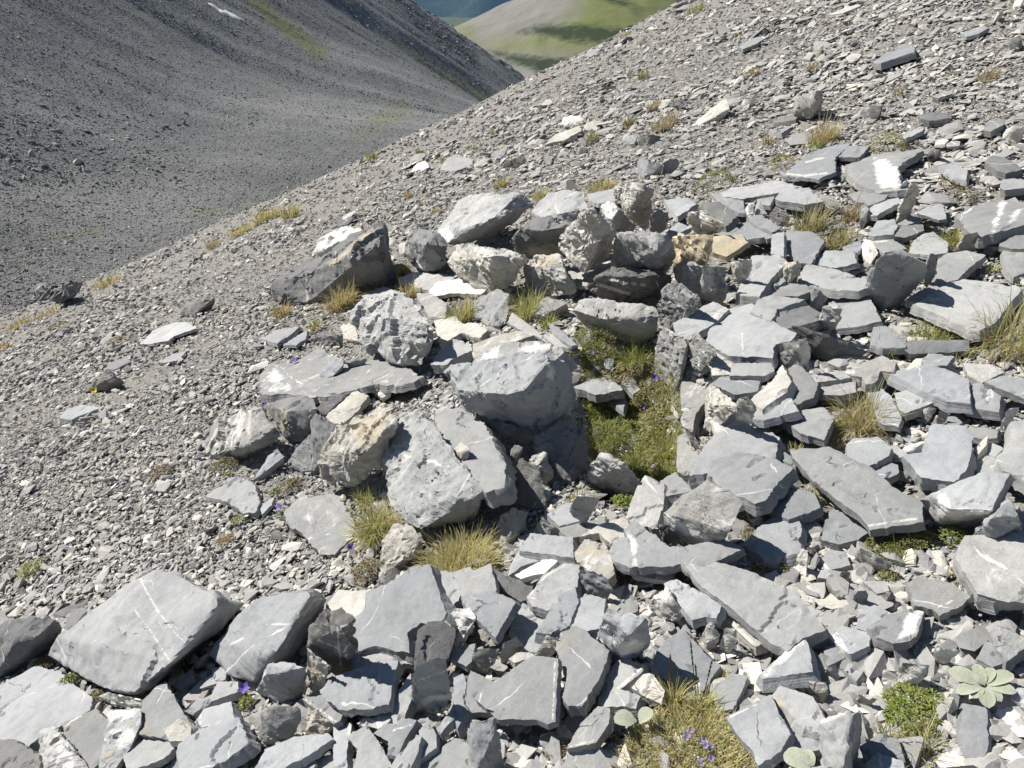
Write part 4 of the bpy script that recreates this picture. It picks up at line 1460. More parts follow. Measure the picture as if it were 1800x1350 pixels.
K|d|R|845,885,.02 860,850,.1 960,818,.14 980,845,.07 900,880,0||dark bar-shaped stone beside the purple flowers on the far gravel
Q|q|R|360,905,.02 400,860,.1 440,845,.12 468,880,.06 420,905,0||white stone near the valley edge of the far gravel
Q|q|R|1160,650,.02 1165,615,.1 1240,608,.1 1290,630,.05 1200,655,0|drop=.05|cream-white stone bar on the far gravel
S|t|R|1080,760 1130,710 1250,665 1260,690 1180,730|h=.05;th=.06|tan slab stretched across the far gravel
Q|q|R|1495,400,.02 1505,372,.14 1535,365,.14 1532,395,.04 1510,408,0||small bright white stone high on the far slope
K|d|R|1740,545,.0 1760,525,.12 1800,520,.15 1815,545,.1 1790,575,0||dark stone behind the brown tufts on the slope
K|s|R|1480,745,.02 1510,715,.08 1565,710,.1 1550,750,.03 1500,758,0||grey stone joined to the dark one below the brown tufts
K|d|R|1560,750,.02 1575,712,.12 1640,705,.12 1690,720,.06 1600,765,0||dark broken stone below the brown tufts
K|s|R|1650,755,.02 1690,735,.08 1745,745,.07 1730,775,.01 1680,778,0||smooth oval stone beside the dark broken one
K|s|R|1530,900,.02 1560,840,.14 1620,845,.16 1700,870,.1 1690,910,.02 1600,940,0|rough=1.2|grey boulder-like stone above the two-peaked block
K|s|R|1690,905,.02 1700,850,.12 1770,830,.14 1790,860,.08 1750,900,.0|rough=1.2|darker twin of the grey stone above the two-peaked block
L|q|R|1175,990,.02 1180,950,.12 1220,945,.12 1240,975,.05 1200,1003,0||cream stone above the smooth tilted boulder
K|d|R|1250,800,.02 1262,772,.1 1300,780,.08 1305,800,.02 1270,812,0||small dark cube on the far gravel
"""
ROCKS += """
# ---- uphill slope and slab field behind the shelter
K|t|Q|70,645,.02 150,570,.1 215,522,.16 232,515,.18 248,572,.1 240,592,.03 140,637,.02 75,668,.0|w:70,650 120,620:6;drop=.05|big pointed wedge with a white foot on the upper slope
K|l|Q|590,540,.05 600,498,.18 705,484,.22 737,490,.2 738,545,.05 655,592,.0 595,585,0|rough=.8;drop=.1|square grey block on the upper slope
K|d|Q|972,575,.06 1000,555,.12 1055,553,.13 1055,580,.04 1000,615,0 978,612,0|drop=.08|small dark brick-shaped stone uphill of the white-patched slab
S|d|Q|1248,602 1300,592 1390,594 1402,618 1300,634 1255,620|h=.08;th=.08;sl=.1|dark oval slab on the uphill gravel
S|s|Q|1010,325 1060,290 1140,255 1215,248 1215,275 1120,305 1050,330|h=.1;th=.1|long shaded slab with orange moss high on the slope
S|s|Q|298,245 350,208 405,195 420,208 370,235 320,256|h=.06;th=.07|oval dark slab high on the slope
Q|q|Q|310,540,.03 330,510,.12 385,498,.14 385,530,.06 330,562,.0||white stone uphill of the pointed wedge
S|s|Q|1590,682 1605,645 1682,630 1690,655 1625,690|h=.07;th=.07|slab tipped up at the edge of the upper gravel
S|l|Q|1320,510 1380,478 1420,472 1420,492 1350,515|h=.06;th=.05|smooth narrow slab high above the dark oval slab
S|d|Q|1600,850 1635,822 1700,832 1785,880 1700,910 1650,890|h=.09;th=.07|dark lozenge slab uphill of the striped slab
S|s|Q|1360,868 1440,868 1500,900 1490,938 1430,930|h=.08;th=.05|grey slab between the white-patched slab and the dark lozenge
K|d|Q|1290,815,.02 1310,785,.1 1360,785,.12 1365,820,.03 1320,836,0||dark stone just uphill of the white-patched slab
S|q|Q|1335,745 1370,733 1400,738 1380,758 1340,760|h=.06;th=.03|white flat chip uphill of the grey slab
S|l|Q|1390,760 1420,742 1460,745 1455,768 1400,772|h=.06;th=.03|pale chip next to the white flat one
Q|q|Q|1690,700,.03 1740,660,.14 1800,655,.15 1800,720,.04 1770,745,.0|T:1690,690 1780,700 1770,740|white-and-tan stone at the frame's uphill edge
K|d|Q|1720,215,.02 1740,195,.12 1790,190,.14 1800,240,.04 1740,250,0||dark round stone high at the uphill edge
S|s|Q|1470,175 1560,140 1610,145 1560,175 1500,190|h=.06;th=.05|faint grey slab in the upper gravel
S|s|Q|460,685 560,675 520,700 475,700|h=.05;th=.07|thin shaded slab below the dark plate uphill
S|d|Q|480,635 560,610 600,618 590,630 490,645|h=.06;th=.06|thin dark plate above the pale green tussock
S|s|Q|1150,720 1200,690 1270,670 1260,690 1180,725|h=.06;th=.05|narrow slab uphill of the mossy orange cushion
K|t|Q|580,410,.03 600,390,.1 635,388,.1 630,412,.03|drop=.05|orange-pink stone high on the slope
K|t|Q|685,280,.03 700,245,.12 745,235,.13 740,275,.03 710,287,.02|drop=.05|orange stone with pale edge near the top of the slope
S|l|Q|630,310 665,275 690,280 670,312|h=.06;th=.04|pale chip beside the orange stone
Q|q|Q|1215,110,.02 1220,97,.1 1240,100,.1 1235,118,.02|drop=.04|round white stone near the top of the slope
Q|q|Q|1650,90,.02 1665,55,.14 1690,45,.15 1690,75,.06 1670,95,.0|drop=.05|tall white stone near the top of the slope
Q|q|Q|1750,5,.04 1770,-8,.12 1800,-8,.13 1800,20,.03 1765,22,.02|drop=.05|cream stone at the very top of the uphill edge
S|t|Q|760,78 830,50 920,22 930,32 850,66|h=.05;th=.05|long cream slab near the top of the slope
S|s|Q|540,920 620,850 720,790 800,768 877,760 800,830 800,900 720,932|h=.1;th=.04;w:545,915 640,928 760,912:3;w:650,855 690,845:2.5;w:700,838 745,832:2.5|wide blue slab with a white lower edge and small white dashes
S|s|Q|810,800 870,770 980,768 925,825 830,825|h=.08;th=.05|slab between the wide blue slab and the mossy orange cushion
S|s|Q|880,872 1010,820 1130,800 1250,800 1130,880 1145,945 1180,990 1040,1002 930,962 890,922|h=.11;th=.06;W:1010,840 1060,845 1130,880 1145,950 1130,995 1040,985 1020,920|large slab with a brilliant white quartz patch
Q|q|Q|1138,1020,.04 1150,975,.14 1180,948,.16 1192,990,.08 1165,1035,.02||white stone broken off beside the quartz-patched slab
K|t|D|800,350,.02 840,230,.16 895,115,.27 925,83,.29 965,125,.25 950,240,.12 890,362,0 835,372,0|drop=.03;rough=1.2|tall tooth-shaped stone standing on end beside the quartz-patched slab
S|v|D|1280,350 1460,270 1640,240 1800,262 1860,330 1800,405 1700,430 1560,490 1450,512 1380,470|h=.15;th=.09;W:1625,245 1650,250 1585,440 1555,470 1570,380;W:1735,310 1770,305 1715,400 1680,430|large slab crossed by two bright white bands
S|s|D|1615,130 1632,70 1720,62 1810,72 1810,130 1650,148|h=.09;th=.07|slab end uphill of the white-banded slab
B|s|D|550,1000,.03 560,830,.14 640,700,.24 720,650,.27 830,615,.29 930,680,.27 1025,750,.2 1010,870,.08 820,1045,0 680,1090,-.02 600,1040,0|rough=.7|big grey upright slab-like boulder facing the viewer uphill of the hollow
K|s|D|1040,700,.16 1062,650,.22 1122,672,.2 1115,800,.1 1060,887,.03 1020,862,.06||narrow stone propped on the upright slab-like boulder
S|s|D|950,1060 1100,960 1250,880 1330,860 1560,890 1752,930 1690,1010 1590,1150 1440,1252 1380,1240 1240,1180 1100,1112|h=.13;th=.07;rag=.6|wide smooth slab with a rough front edge by the thick grass tussock
S|s|D|880,1012 1050,900 1150,880 1190,930 960,1042|h=.11;th=.05|slab sliding under the wide smooth slab
S|s|D|1120,860 1130,700 1200,660 1340,640 1480,670 1330,790 1270,852 1130,882|h=.12;th=.06|pale slab uphill of the wide smooth slab
S|s|D|40,830 100,740 330,790 540,860 562,912 470,940 290,932 110,902|h=.16;th=.06;rag=.6|smooth slab jutting out over a dark gap
S|s|D|250,1180 270,1040 330,1000 560,1000 652,1182 480,1222 270,1242|h=.08;th=.05|shaded flat slab under the cream knob
K|t|D|190,1140,.12 210,1080,.17 290,1022,.2 370,1090,.18 342,1172,.11 270,1187,.1|rough=1.5;drop=.05|cream knobbly stone on the shaded flat slab
K|s|D|35,1012,.05 80,950,.14 150,930,.17 255,1000,.1 190,1085,.05 100,1060,.07||angular stone behind the cream knob
S|s|D|-20,1190 20,1160 240,1190 255,1252 190,1265 40,1240|h=.11;th=.06|dark-edged slab next to the cream knob
K|q|D|515,580,.06 540,540,.12 600,560,.13 652,650,.08 610,702,.05 550,662,.06|T:560,620 650,640 620,700|white and cream pebble among the slabs
S|s|D|370,602 500,540 512,600 480,642 400,655|h=.07;th=.04|small slab beside the white and cream pebble
S|s|D|600,560 760,540 862,612 700,642 640,620|h=.09;th=.04;w:610,562 720,556:3|white-rimmed slab behind the upright slab-like boulder
S|s|D|900,640 930,560 1000,500 1080,490 1192,572 1180,642 1060,662|h=.09;th=.04|pale slab below the round yellow tuft
S|s|D|580,502 640,400 770,385 792,440 760,492 620,512|h=.11;th=.05|rounded slab below the tooth-shaped stone
S|d|D|780,512 840,440 990,420 1002,470 870,522|h=.1;th=.05|dark-edged slab by the small red plant
S|s|D|800,422 900,362 982,370 960,402 850,432|h=.1;th=.04|narrow slab at the foot of the tooth-shaped stone
S|s|D|570,340 600,270 720,230 800,215 815,245 640,345|h=.1;th=.05|long slab downhill of the tooth-shaped stone
S|s|D|420,190 500,165 640,185 712,190 690,225 590,265 480,240|h=.1;th=.05|slab below the quartz-patched slab
K|s|D|500,290,.06 540,260,.12 580,300,.12 570,380,.05 545,430,.02 510,380,.06||upright little stone in the rusty tuft
S|s|D|960,330 1060,270 1150,260 1180,375 1120,385 1050,360|h=.08;th=.03|thin slab with a dark lower edge by the tooth's shadow
S|s|D|1440,545 1520,520 1620,520 1640,590 1560,600|h=.05;th=.03|slab below the white-banded slab
S|s|D|1610,590 1640,520 1810,512 1810,612 1700,612|h=.09;th=.05|slab with a shadowed foot under the white-banded slab
S|s|D|1640,640 1810,612 1840,780 1720,830 1660,760|h=.06;th=.05|pale slab at the uphill edge below the shadowed one
L|t|D|1260,590,.05 1330,500,.15 1440,478,.17 1465,560,.07 1400,600,.03 1300,625,.02||cream stone beside the round yellow tuft
# ---- slabs behind the ochre block
S|s|C|880,172 940,120 1040,110 1260,70 1380,112 1260,150 1010,192|h=.15;th=.04;gx=.08|long pale slab lying across the slabs above the ochre block
S|s|C|785,150 880,182 1010,202 1022,290 980,287 850,212|h=.13;th=.04|blunt-ended slab under the long pale slab
S|s|C|1250,192 1300,130 1470,120 1562,210 1440,230 1270,205|h=.15;th=.08;sl=.1|thick slab above the grass tussock
L|l|C|1540,165,.1 1640,165,.14 1702,230,.1 1640,290,.02 1570,270,.03||whitish block beside the thick slab
S|s|C|1110,192 1240,165 1202,240 1132,232|h=.11;th=.05|dark-sided small slab above the round white stone
Q|q|C|1028,265,.08 1062,222,.14 1102,222,.14 1092,292,.07 1050,302,.06||round white stone with a ringed face
K|l|C|1100,232,.1 1140,210,.14 1190,300,.06 1112,302,.05||striped stone beside the ringed white one
L|l|C|1200,292,.08 1242,240,.14 1330,292,.1 1352,352,.03 1252,352,.02|rough=1.3|white rough block above the grass tussock
S|s|C|470,202 620,190 682,232 560,312 520,272|h=.16;th=.06|clean wedge of slab behind the round grey stone
K|s|C|362,352,.2 390,292,.26 440,265,.28 502,290,.27 492,382,.16 420,412,.12 365,402,.15|rough=.8|smooth round grey stone below the two-peaked block
L|t|C|615,332,.18 642,280,.25 750,270,.26 880,370,.2 868,420,.12 722,412,.1|W:620,300 740,280 780,360 680,400;rough=1.3|white and cream boulder above the ochre block
S|d|C|740,222 850,220 962,312 890,382 760,292|h=.22;th=.06|dark crumpled slab behind the white and cream boulder
S|s|C|480,432 560,360 642,392 540,452|h=.17;th=.05|little slab beside the smooth round grey stone
S|s|C|800,460 950,390 1150,460 1010,482|h=.15;th=.05|flaky slab above the yellow-stained slab
S|s|C|1050,312 1150,310 1262,392 1212,417 1080,362|h=.15;th=.05|slab split by a dark crack above the pale flat slab
S|s|C|960,380 1050,360 1240,420 1300,440 1180,470|h=.12;th=.04|layered slate below the cracked slab
L|o|C|530,470,.25 600,452,.27 650,443,.28 810,450,.28 800,540,.2 740,600,.14 600,637,.1 545,572,.15|rough=1.2;drop=.12|ochre-crusted square block in the back wall beside the pale boulder
S|o|C|812,460 1000,450 1042,502 900,592 812,562|h=.2;th=.05;gy=.3|yellow-stained slab beside the ochre-crusted block
L|l|C|520,680,.15 620,640,.22 720,655,.24 900,672,.22 900,860,.08 872,902,.05 740,872,.06 600,792,.1|W:720,690 800,670 830,850 740,860;rough=1.7|crumbly whitish mass under the ochre-crusted block
S|s|C|980,842 1082,600 1262,600 1312,640 1202,762 1130,862 1032,862|h=.2;th=.09|layered slab with a dark split end
L|t|C|930,642,.18 1000,610,.23 1082,620,.23 1072,722,.14 1000,762,.1 942,712,.13|rough=1.4|square sugary cream block set against the layered slab
S|s|C|1222,440 1300,432 1296,590 1212,572|h=.2;th=.07|upright-looking slab end above the layered slab
S|s|C|1312,512 1330,420 1500,432 1572,490 1482,642 1382,622|h=.13;th=.05|broad pale slab below the grass tussock
S|s|C|1500,640 1600,560 1780,560 1800,640 1640,670|h=.11;th=.05|slab running on from the broad pale slab
B|l|C|410,930,.13 480,800,.22 540,765,.25 600,792,.25 720,890,.22 730,950,.17 600,1012,.1 520,1062,.04 440,1030,.05|rough=1.3|pale boulder at the uphill corner of the grassy hollow
S|l|C|540,1062 640,1000 800,920 902,970 820,1052 640,1162 560,1132|h=.17;th=.07;gx=.1|light slab on the edge of the hollow
S|s|C|820,1052 880,990 1080,940 1262,1092 1370,1132 1330,1182 1230,1202 1210,1292 1100,1282 930,1282 780,1192|h=.19;th=.08;w:1010,1130 1015,1280:2.5;rag=.6|broad pale slab with one white line above the hollow
S|s|C|1080,982 1130,900 1220,870 1430,902 1250,962 1242,1002 1212,1042|h=.2;th=.05|slab overlapping the one with a white line
S|d|C|1242,1002 1430,920 1562,1000 1562,1032 1400,1082 1300,1097|h=.19;th=.07|darker slab beside the overlapping slab
K|t|C|1300,640,.14 1400,620,.2 1420,700,.14 1340,760,.1 1300,720,.12|rough=1.4|cream rubble stone beyond the layered slab
S|s|C|1190,790 1290,700 1312,770 1240,800|h=.17;th=.06|small wedge of slab beyond the layered slab
S|s|C|1220,870 1320,780 1440,770 1480,840 1400,870|h=.17;th=.05|slab above the overlapping slab
K|s|C|1430,900,.08 1500,830,.16 1560,830,.17 1600,900,.08 1560,960,.05 1480,940,.08||angular stone beside the slab over the dark gap
"""
ROCKS += """
# ---- wall along the near uphill side of the hollow
S|l|G|985,700 982,480 1010,350 1080,340 1152,470 1142,572 1080,662 1062,770 1002,742|h=.17;th=.16;gx=.12;sl=0|pale wall stone lining the hollow beside the green grass
S|l|G|952,1000 962,832 1012,805 1062,900 1102,942 1062,1082 962,1062|h=.14;th=.14;sl=0|smooth pale wall stone at the near end of the hollow
S|s|G|1100,962 1222,812 1382,742 1492,725 1642,832 1612,962 1402,932 1232,992 1182,1062 1062,1082|h=.15;th=.08|wide slab with a thin white line beside the hollow
K|t|G|1010,862,.1 1042,815,.15 1212,822,.16 1182,882,.1 1102,937,.06 1042,922,.07|bed=.2,.2,1;rough=1.6|brown wood-like layered stone jutting over the hollow
L|t|G|1150,640,.18 1150,500,.24 1192,455,.28 1242,490,.27 1372,610,.22 1372,642,.2 1232,602,.24 1212,762,.1 1162,702,.14|rough=1.2|cream-edged stone standing at the rim of the hollow
S|t|G|1212,700 1252,612 1372,652 1462,722 1352,792 1232,792|h=.18;th=.06|brown-layered slab behind the wood-like stone
B|l|G|800,200,.12 860,50,.24 1000,130,.26 1022,190,.24 1002,330,.1 850,342,.05|rough=1.6;drop=.12|white pitted boulder at the head of the grassy hollow
L|l|G|1030,180,.2 1112,110,.26 1222,200,.26 1232,242,.24 1132,332,.14 1062,292,.15|rough=1.5|white rough block beside the pitted boulder
S|t|G|1190,322 1232,242 1342,312 1332,382 1202,392|h=.22;th=.06|tan small slab above the pale wall stone
S|s|G|1332,392 1352,312 1602,310 1622,362 1562,392|h=.21;th=.05|white-ended slab beneath the one with a white line
S|s|G|1202,452 1282,392 1532,400 1502,502 1352,522|h=.2;th=.05|slab with a wavy shadowed edge above the rim
S|t|G|1472,562 1592,452 1682,332 1742,442 1702,502 1552,622|h=.2;th=.07|brownish slab tilted beside the pale wedge
K|l|G|1368,612,.2 1402,545,.26 1452,535,.27 1512,622,.22 1492,692,.15 1378,650,.14|W:1368,650 1490,690 1490,710 1370,690|cube-like stone with a white base
S|s|G|1492,692 1602,562 1742,560 1790,642 1562,702|h=.18;th=.05|slab beside the cube-like stone
S|s|G|230,470 362,372 472,390 562,490 382,522|h=.1;th=.08|striped slab leaning into the hollow under the central boulder
S|l|G|540,402 622,372 692,490 642,522|h=.1;th=.05|pale flake in the grassy hollow
S|s|G|440,292 512,262 502,362 452,342|h=.06;th=.03|little slab in the moss above the hollow
S|s|G|480,570 560,520 590,560 575,640|h=.1;th=.04|slab half shaded at the rim of the shadow
# ---- slabs round the short dry tuft
L|l|H|75,165,.15 270,132,.23 295,182,.19 290,376,.03 240,362,.05 90,312,.06|W:205,190 295,140 288,375 225,300;rough=.7|pale wedge with a gleaming white end standing among the slabs
S|s|H|150,350 210,312 342,452 312,540 182,592|h=.15;th=.06|slab at the foot of the pale wedge
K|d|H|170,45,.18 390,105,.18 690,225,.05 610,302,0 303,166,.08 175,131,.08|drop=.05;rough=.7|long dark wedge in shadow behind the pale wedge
S|l|H|550,372 642,322 790,262 880,312 872,370 780,362 740,442 682,452 662,402 592,392|h=.15;th=.07;W:550,375 640,325 600,390|pale notched slab with a white corner
S|s|H|870,382 982,350 1152,320 1382,422 1392,582 1242,562 1062,482|h=.14;th=.07;rag=.6|long smooth slab uphill of the short dry tuft
S|s|H|1372,482 1482,450 1617,542 1602,642 1402,612|h=.1;th=.06|square slab beyond the long smooth slab
S|s|H|1522,442 1642,402 1800,422 1810,562 1662,502|h=.12;th=.05;gx=-.1|tilted slab at the uphill edge
S|l|H|1372,312 1562,322 1632,372 1492,442 1402,392|h=.1;th=.05|split slab with a tan corner
S|s|H|1080,282 1122,242 1292,262 1242,322 1102,322|h=.09;th=.04|small clean slab under the grey log-like stone
S|d|H|940,192 1002,152 1382,150 1388,222 1002,242|h=.08;th=.07;gy=.4|log-like bar of layered grey stone
S|s|H|730,182 742,62 822,55 952,122 952,192 802,202|h=.1;th=.05|slab behind the wispy grass
S|l|H|290,392 562,360 562,412 422,432 342,442|h=.13;th=.04|bar with a white end below the dark wedge
S|s|H|320,522 362,460 602,430 602,512 502,532|h=.1;th=.05|slab with a shadowed foot beside the short dry tuft
S|s|H|682,472 742,450 852,542 922,682 902,742 782,722 752,652|h=.09;th=.04|round slab behind the short dry tuft
S|s|H|890,522 1002,490 1152,530 1142,582 962,652 920,622|h=.1;th=.07|slab tucked under the long smooth slab
S|s|H|120,702 252,642 382,622 452,692 402,792 382,832 232,792|h=.13;th=.06|slab on the hollow side of the short dry tuft
S|s|H|-10,582 120,550 202,652 0,682|h=.14;th=.06|slab between the cube-like stone and the dry tuft
S|t|H|0,480 102,352 142,390 147,462 62,572 0,582|h=.16;th=.06|brown slab lying against the foot of the pale wedge
S|s|H|555,882 602,840 762,830 852,902 832,952 682,1032 562,962|h=.12;th=.06|oval slab above the long tilted slab
S|s|H|720,1042 792,990 902,1022 907,1072 802,1112|h=.08;th=.05|slab below the oval one
S|s|H|960,952 1087,930 1132,780 1152,745 1372,760 1417,820 1402,952 1372,1042 1292,1122 1202,1112 1082,1090|h=.17;th=.1;rag=.7|chunky square slab with a dark uphill edge
K|l|H|1058,642,.03 1120,618,.09 1182,622,.09 1132,702,.03 1082,692,.02||small stone below the long smooth slab
K|l|H|1160,692,.03 1202,642,.1 1282,662,.09 1232,732,.03||grey pebble beside the small stone
S|s|H|1250,692 1292,670 1352,722 1330,740 1260,740|h=.05;th=.04|slab chip by the grey pebble
S|s|H|1502,922 1562,870 1642,902 1582,962|h=.09;th=.05|small slab beyond the chunky square slab
F|t|H|1440,902 1532,820 1522,882 1462,952|h=.12;th=.05|pale bar-shaped sliver beyond the chunky square slab
S|s|H|850,902 882,880 972,940 962,965 852,962|h=.07;th=.03|thin slab before the chunky square slab
Q|q|H|940,895,.06 1062,850,.11 1100,865,.11 1100,900,.07 970,930,.05||white streaky sliver before the chunky square slab
L|q|H|1640,732,.04 1682,622,.14 1762,610,.15 1702,742,.04||tilted whitish stone at the uphill edge
S|s|H|1380,760 1480,760 1600,770 1590,830 1500,840 1420,820|h=.07;th=.04|slab behind the pale bar-shaped sliver
# ---- near slabs on the uphill side
S|s|W|190,62 440,40 702,170 902,330 1042,400 1050,522 702,572 642,490 382,292 202,112|h=.15;th=.05;rag=.5;w:700,572 1050,520:3|very long tilted slab with a pale lower edge
S|s|W|-10,20 40,0 202,120 182,152 40,80|h=.08;th=.05|slab tip under the very long tilted slab
Q|l|W|702,575,.06 1132,530,.08 1150,545,.05 1050,590,.03 860,592,.03 705,598,.03|drop=.02;rough=.6|long white rib below the very long tilted slab
S|s|W|0,312 132,305 312,345 347,442 142,517 72,482 0,422|h=.11;th=.05|neat slab below the dry wisp of grass
S|s|Z|1312,955 1335,925 1370,905 1402,912 1407,930 1400,945 1407,965 1385,974 1345,978|h=.08;th=.06|rounded broad slab beside the red-brown cushion plants
S|s|W|382,662 402,562 442,470 632,512 702,602 622,662 492,692|h=.05;th=.04|low slab in front of the very long tilted slab
B|s|W|1130,345,.13 1210,318,.14 1350,255,.17 1500,205,.18 1690,210,.18 1560,462,.16 1270,457,.14 1725,245,.1 1575,510,.02 1400,540,.01 1200,525,.03 1150,500,.03|rough=.7;W:1185,330 1260,400 1275,458 1560,470 1560,530 1190,530|blue-grey block with a thick white quartz base
L|l|W|1030,452,.05 1062,390,.12 1150,340,.14 1200,400,.12 1152,492,.03 1062,482,.03|rough=1.4|mottled lump joined to the white-based block
S|l|Z|1686,985 1690,965 1700,945 1800,938 1840,990 1830,1045 1770,1053 1720,1040 1702,1010|h=.16;th=.09;rag=.5|large smooth slab with a layered brown front at the uphill edge
B|s|W|1450,572,.1 1560,520,.16 1690,390,.2 1760,490,.18 1765,632,.06 1600,642,.1 1450,650,.04|rough=1.1;drop=.04|angular grey boulder casting a shadow on the large smooth slab
S|s|Z|1753,802 1775,785 1778,745 1815,740 1840,870 1785,832 1765,825|h=.15;th=.07|big plain slab at the uphill edge above the white-based block
S|s|W|1405,132 1422,90 1592,85 1632,190 1482,205|h=.09;th=.05;w:1420,140 1490,205:3|white-cracked slab above the white-based block
K|l|W|610,762,.04 642,722,.1 870,830,.09 872,850,.07 830,892,.02 682,822,.02|rough=.8|pale brick-like bar in the red-green plants
Q|q|W|172,862,.03 240,722,.13 282,742,.13 292,802,.08 262,942,.01 202,902,.01||tall white stone beside the red-brown cushion plants
S|s|W|382,802 442,740 542,760 567,842 442,872|h=.05;th=.04|slab next to the tall white stone
K|s|W|270,722,.03 352,700,.08 377,740,.05 332,772,.01||oval stone behind the tall white stone
S|l|W|350,932 382,862 420,880 452,942|h=.05;th=.03|pale chip below the tall white stone
S|s|W|412,952 452,890 562,970 552,1042 482,1052|h=.06;th=.05|slab by the cream pebble
K|t|W|485,915,.03 522,878,.08 582,900,.07 572,942,.02 520,937,.01||cream pebble on the gravelly patch
S|s|W|982,962 1052,940 1222,960 1392,1052 1342,1122 1192,1182 1142,1140 1032,1122|h=.08;th=.05;w:1190,1140 1290,1095:2.5|wedge-shaped slab with a white streak below the plants
S|s|W|672,962 822,960 842,1022 762,1042|h=.06;th=.04|slab on the gravelly patch
K|s|W|592,1092,.02 622,1022,.1 692,1018,.1 702,1110,.02 640,1130,.01||little block with a laminated side on the gravelly patch
K|d|W|770,1062,.03 872,1020,.1 887,1092,.03 802,1132,.01||dark blunt stone on the gravelly patch
S|s|W|620,1282 642,1172 742,1130 862,1190 762,1232 692,1302|h=.07;th=.05|slab with moss on its edge above the quartz-ended slab
K|t|W|1395,1085,.04 1420,1050,.09 1490,1042,.1 1502,1072,.05 1440,1115,.02|rough=.8|round honey-coloured pebble below the large smooth slab
S|s|N|600,512 702,450 842,410 912,430 872,562 822,592 742,602 642,562|h=.1;th=.05;W:835,420 915,415 870,565 765,585 800,520|slab ending in a bright quartz band
S|s|N|360,562 442,510 602,550 592,622 492,667 462,652|h=.08;th=.05;W:360,565 385,560 470,640 460,655|slab with a white slanting face
S|l|N|1330,542 1382,490 1530,592 1530,622 1412,712 1342,602|h=.09;th=.05|pale slab at the uphill edge beside the woolly rosette
Q|q|N|1000,682,.04 1012,632,.1 1132,650,.1 1102,702,.05 1062,732,.02|T:1010,690 1100,700 1060,730|white stone under the woolly rosette
L|l|N|770,782,.04 802,722,.1 962,740,.11 942,802,.05 902,852,.02 802,842,.02|W:770,790 960,745 940,800 900,850 800,845|white-bellied stone above the ferny plant
S|s|N|1250,702 1292,602 1402,642 1392,722 1332,747|h=.07;th=.04|slab beside the woolly rosette
B|v|N|290,1082,.14 450,1020,.17 540,1010,.16 562,1062,.1 522,1360,.02 340,1360,.1 500,1040,.17 440,1360,.12|w:290,1085 370,1055 455,1025:5;bed=1,.2,.2;rough=.9|upright laminated block with a white crest at the lower edge
S|s|N|550,1222 662,1150 762,1170 802,1302 642,1262 572,1292|h=.08;th=.05|slab beside the laminated block
S|s|N|560,1352 642,1262 792,1312 812,1400 560,1400|h=.11;th=.05|slab overlapping at the lower edge beside the laminated block
K|t|N|180,882,.03 240,832,.09 352,832,.1 357,952,.03 312,962,.01|w:325,850 320,950:3|brown-banded stone with a dark stripe
S|s|N|1130,1182 1162,980 1292,1000 1302,1202 1272,1302 1172,1272|h=.05;th=.04|slab under the grass awns below the woolly rosette
K|t|N|510,952,.02 542,902,.07 652,940,.06 602,977,.01||wood-coloured pebble beside the ferny plant
K|t|N|1010,942,.03 1102,930,.09 1132,1000,.04 1062,1032,.02|drop=.04|pinkish-brown pebble between the ferny plant and the rosette
S|s|N|330,682 342,632 422,622 452,692 352,742|h=.06;th=.05|white-edged stone below the slanting-faced slab
K|l|N|345,800,.03 352,742,.09 402,730,.09 442,842,.02||tan-grey block below the white-edged stone
S|s|N|430,742 492,730 562,772 522,832|h=.05;th=.04|rounded chip by the tan-grey block
S|s|N|1450,872 1530,880 1530,1002 1442,932|h=.06;th=.05|slab at the uphill edge below the rosette
"""
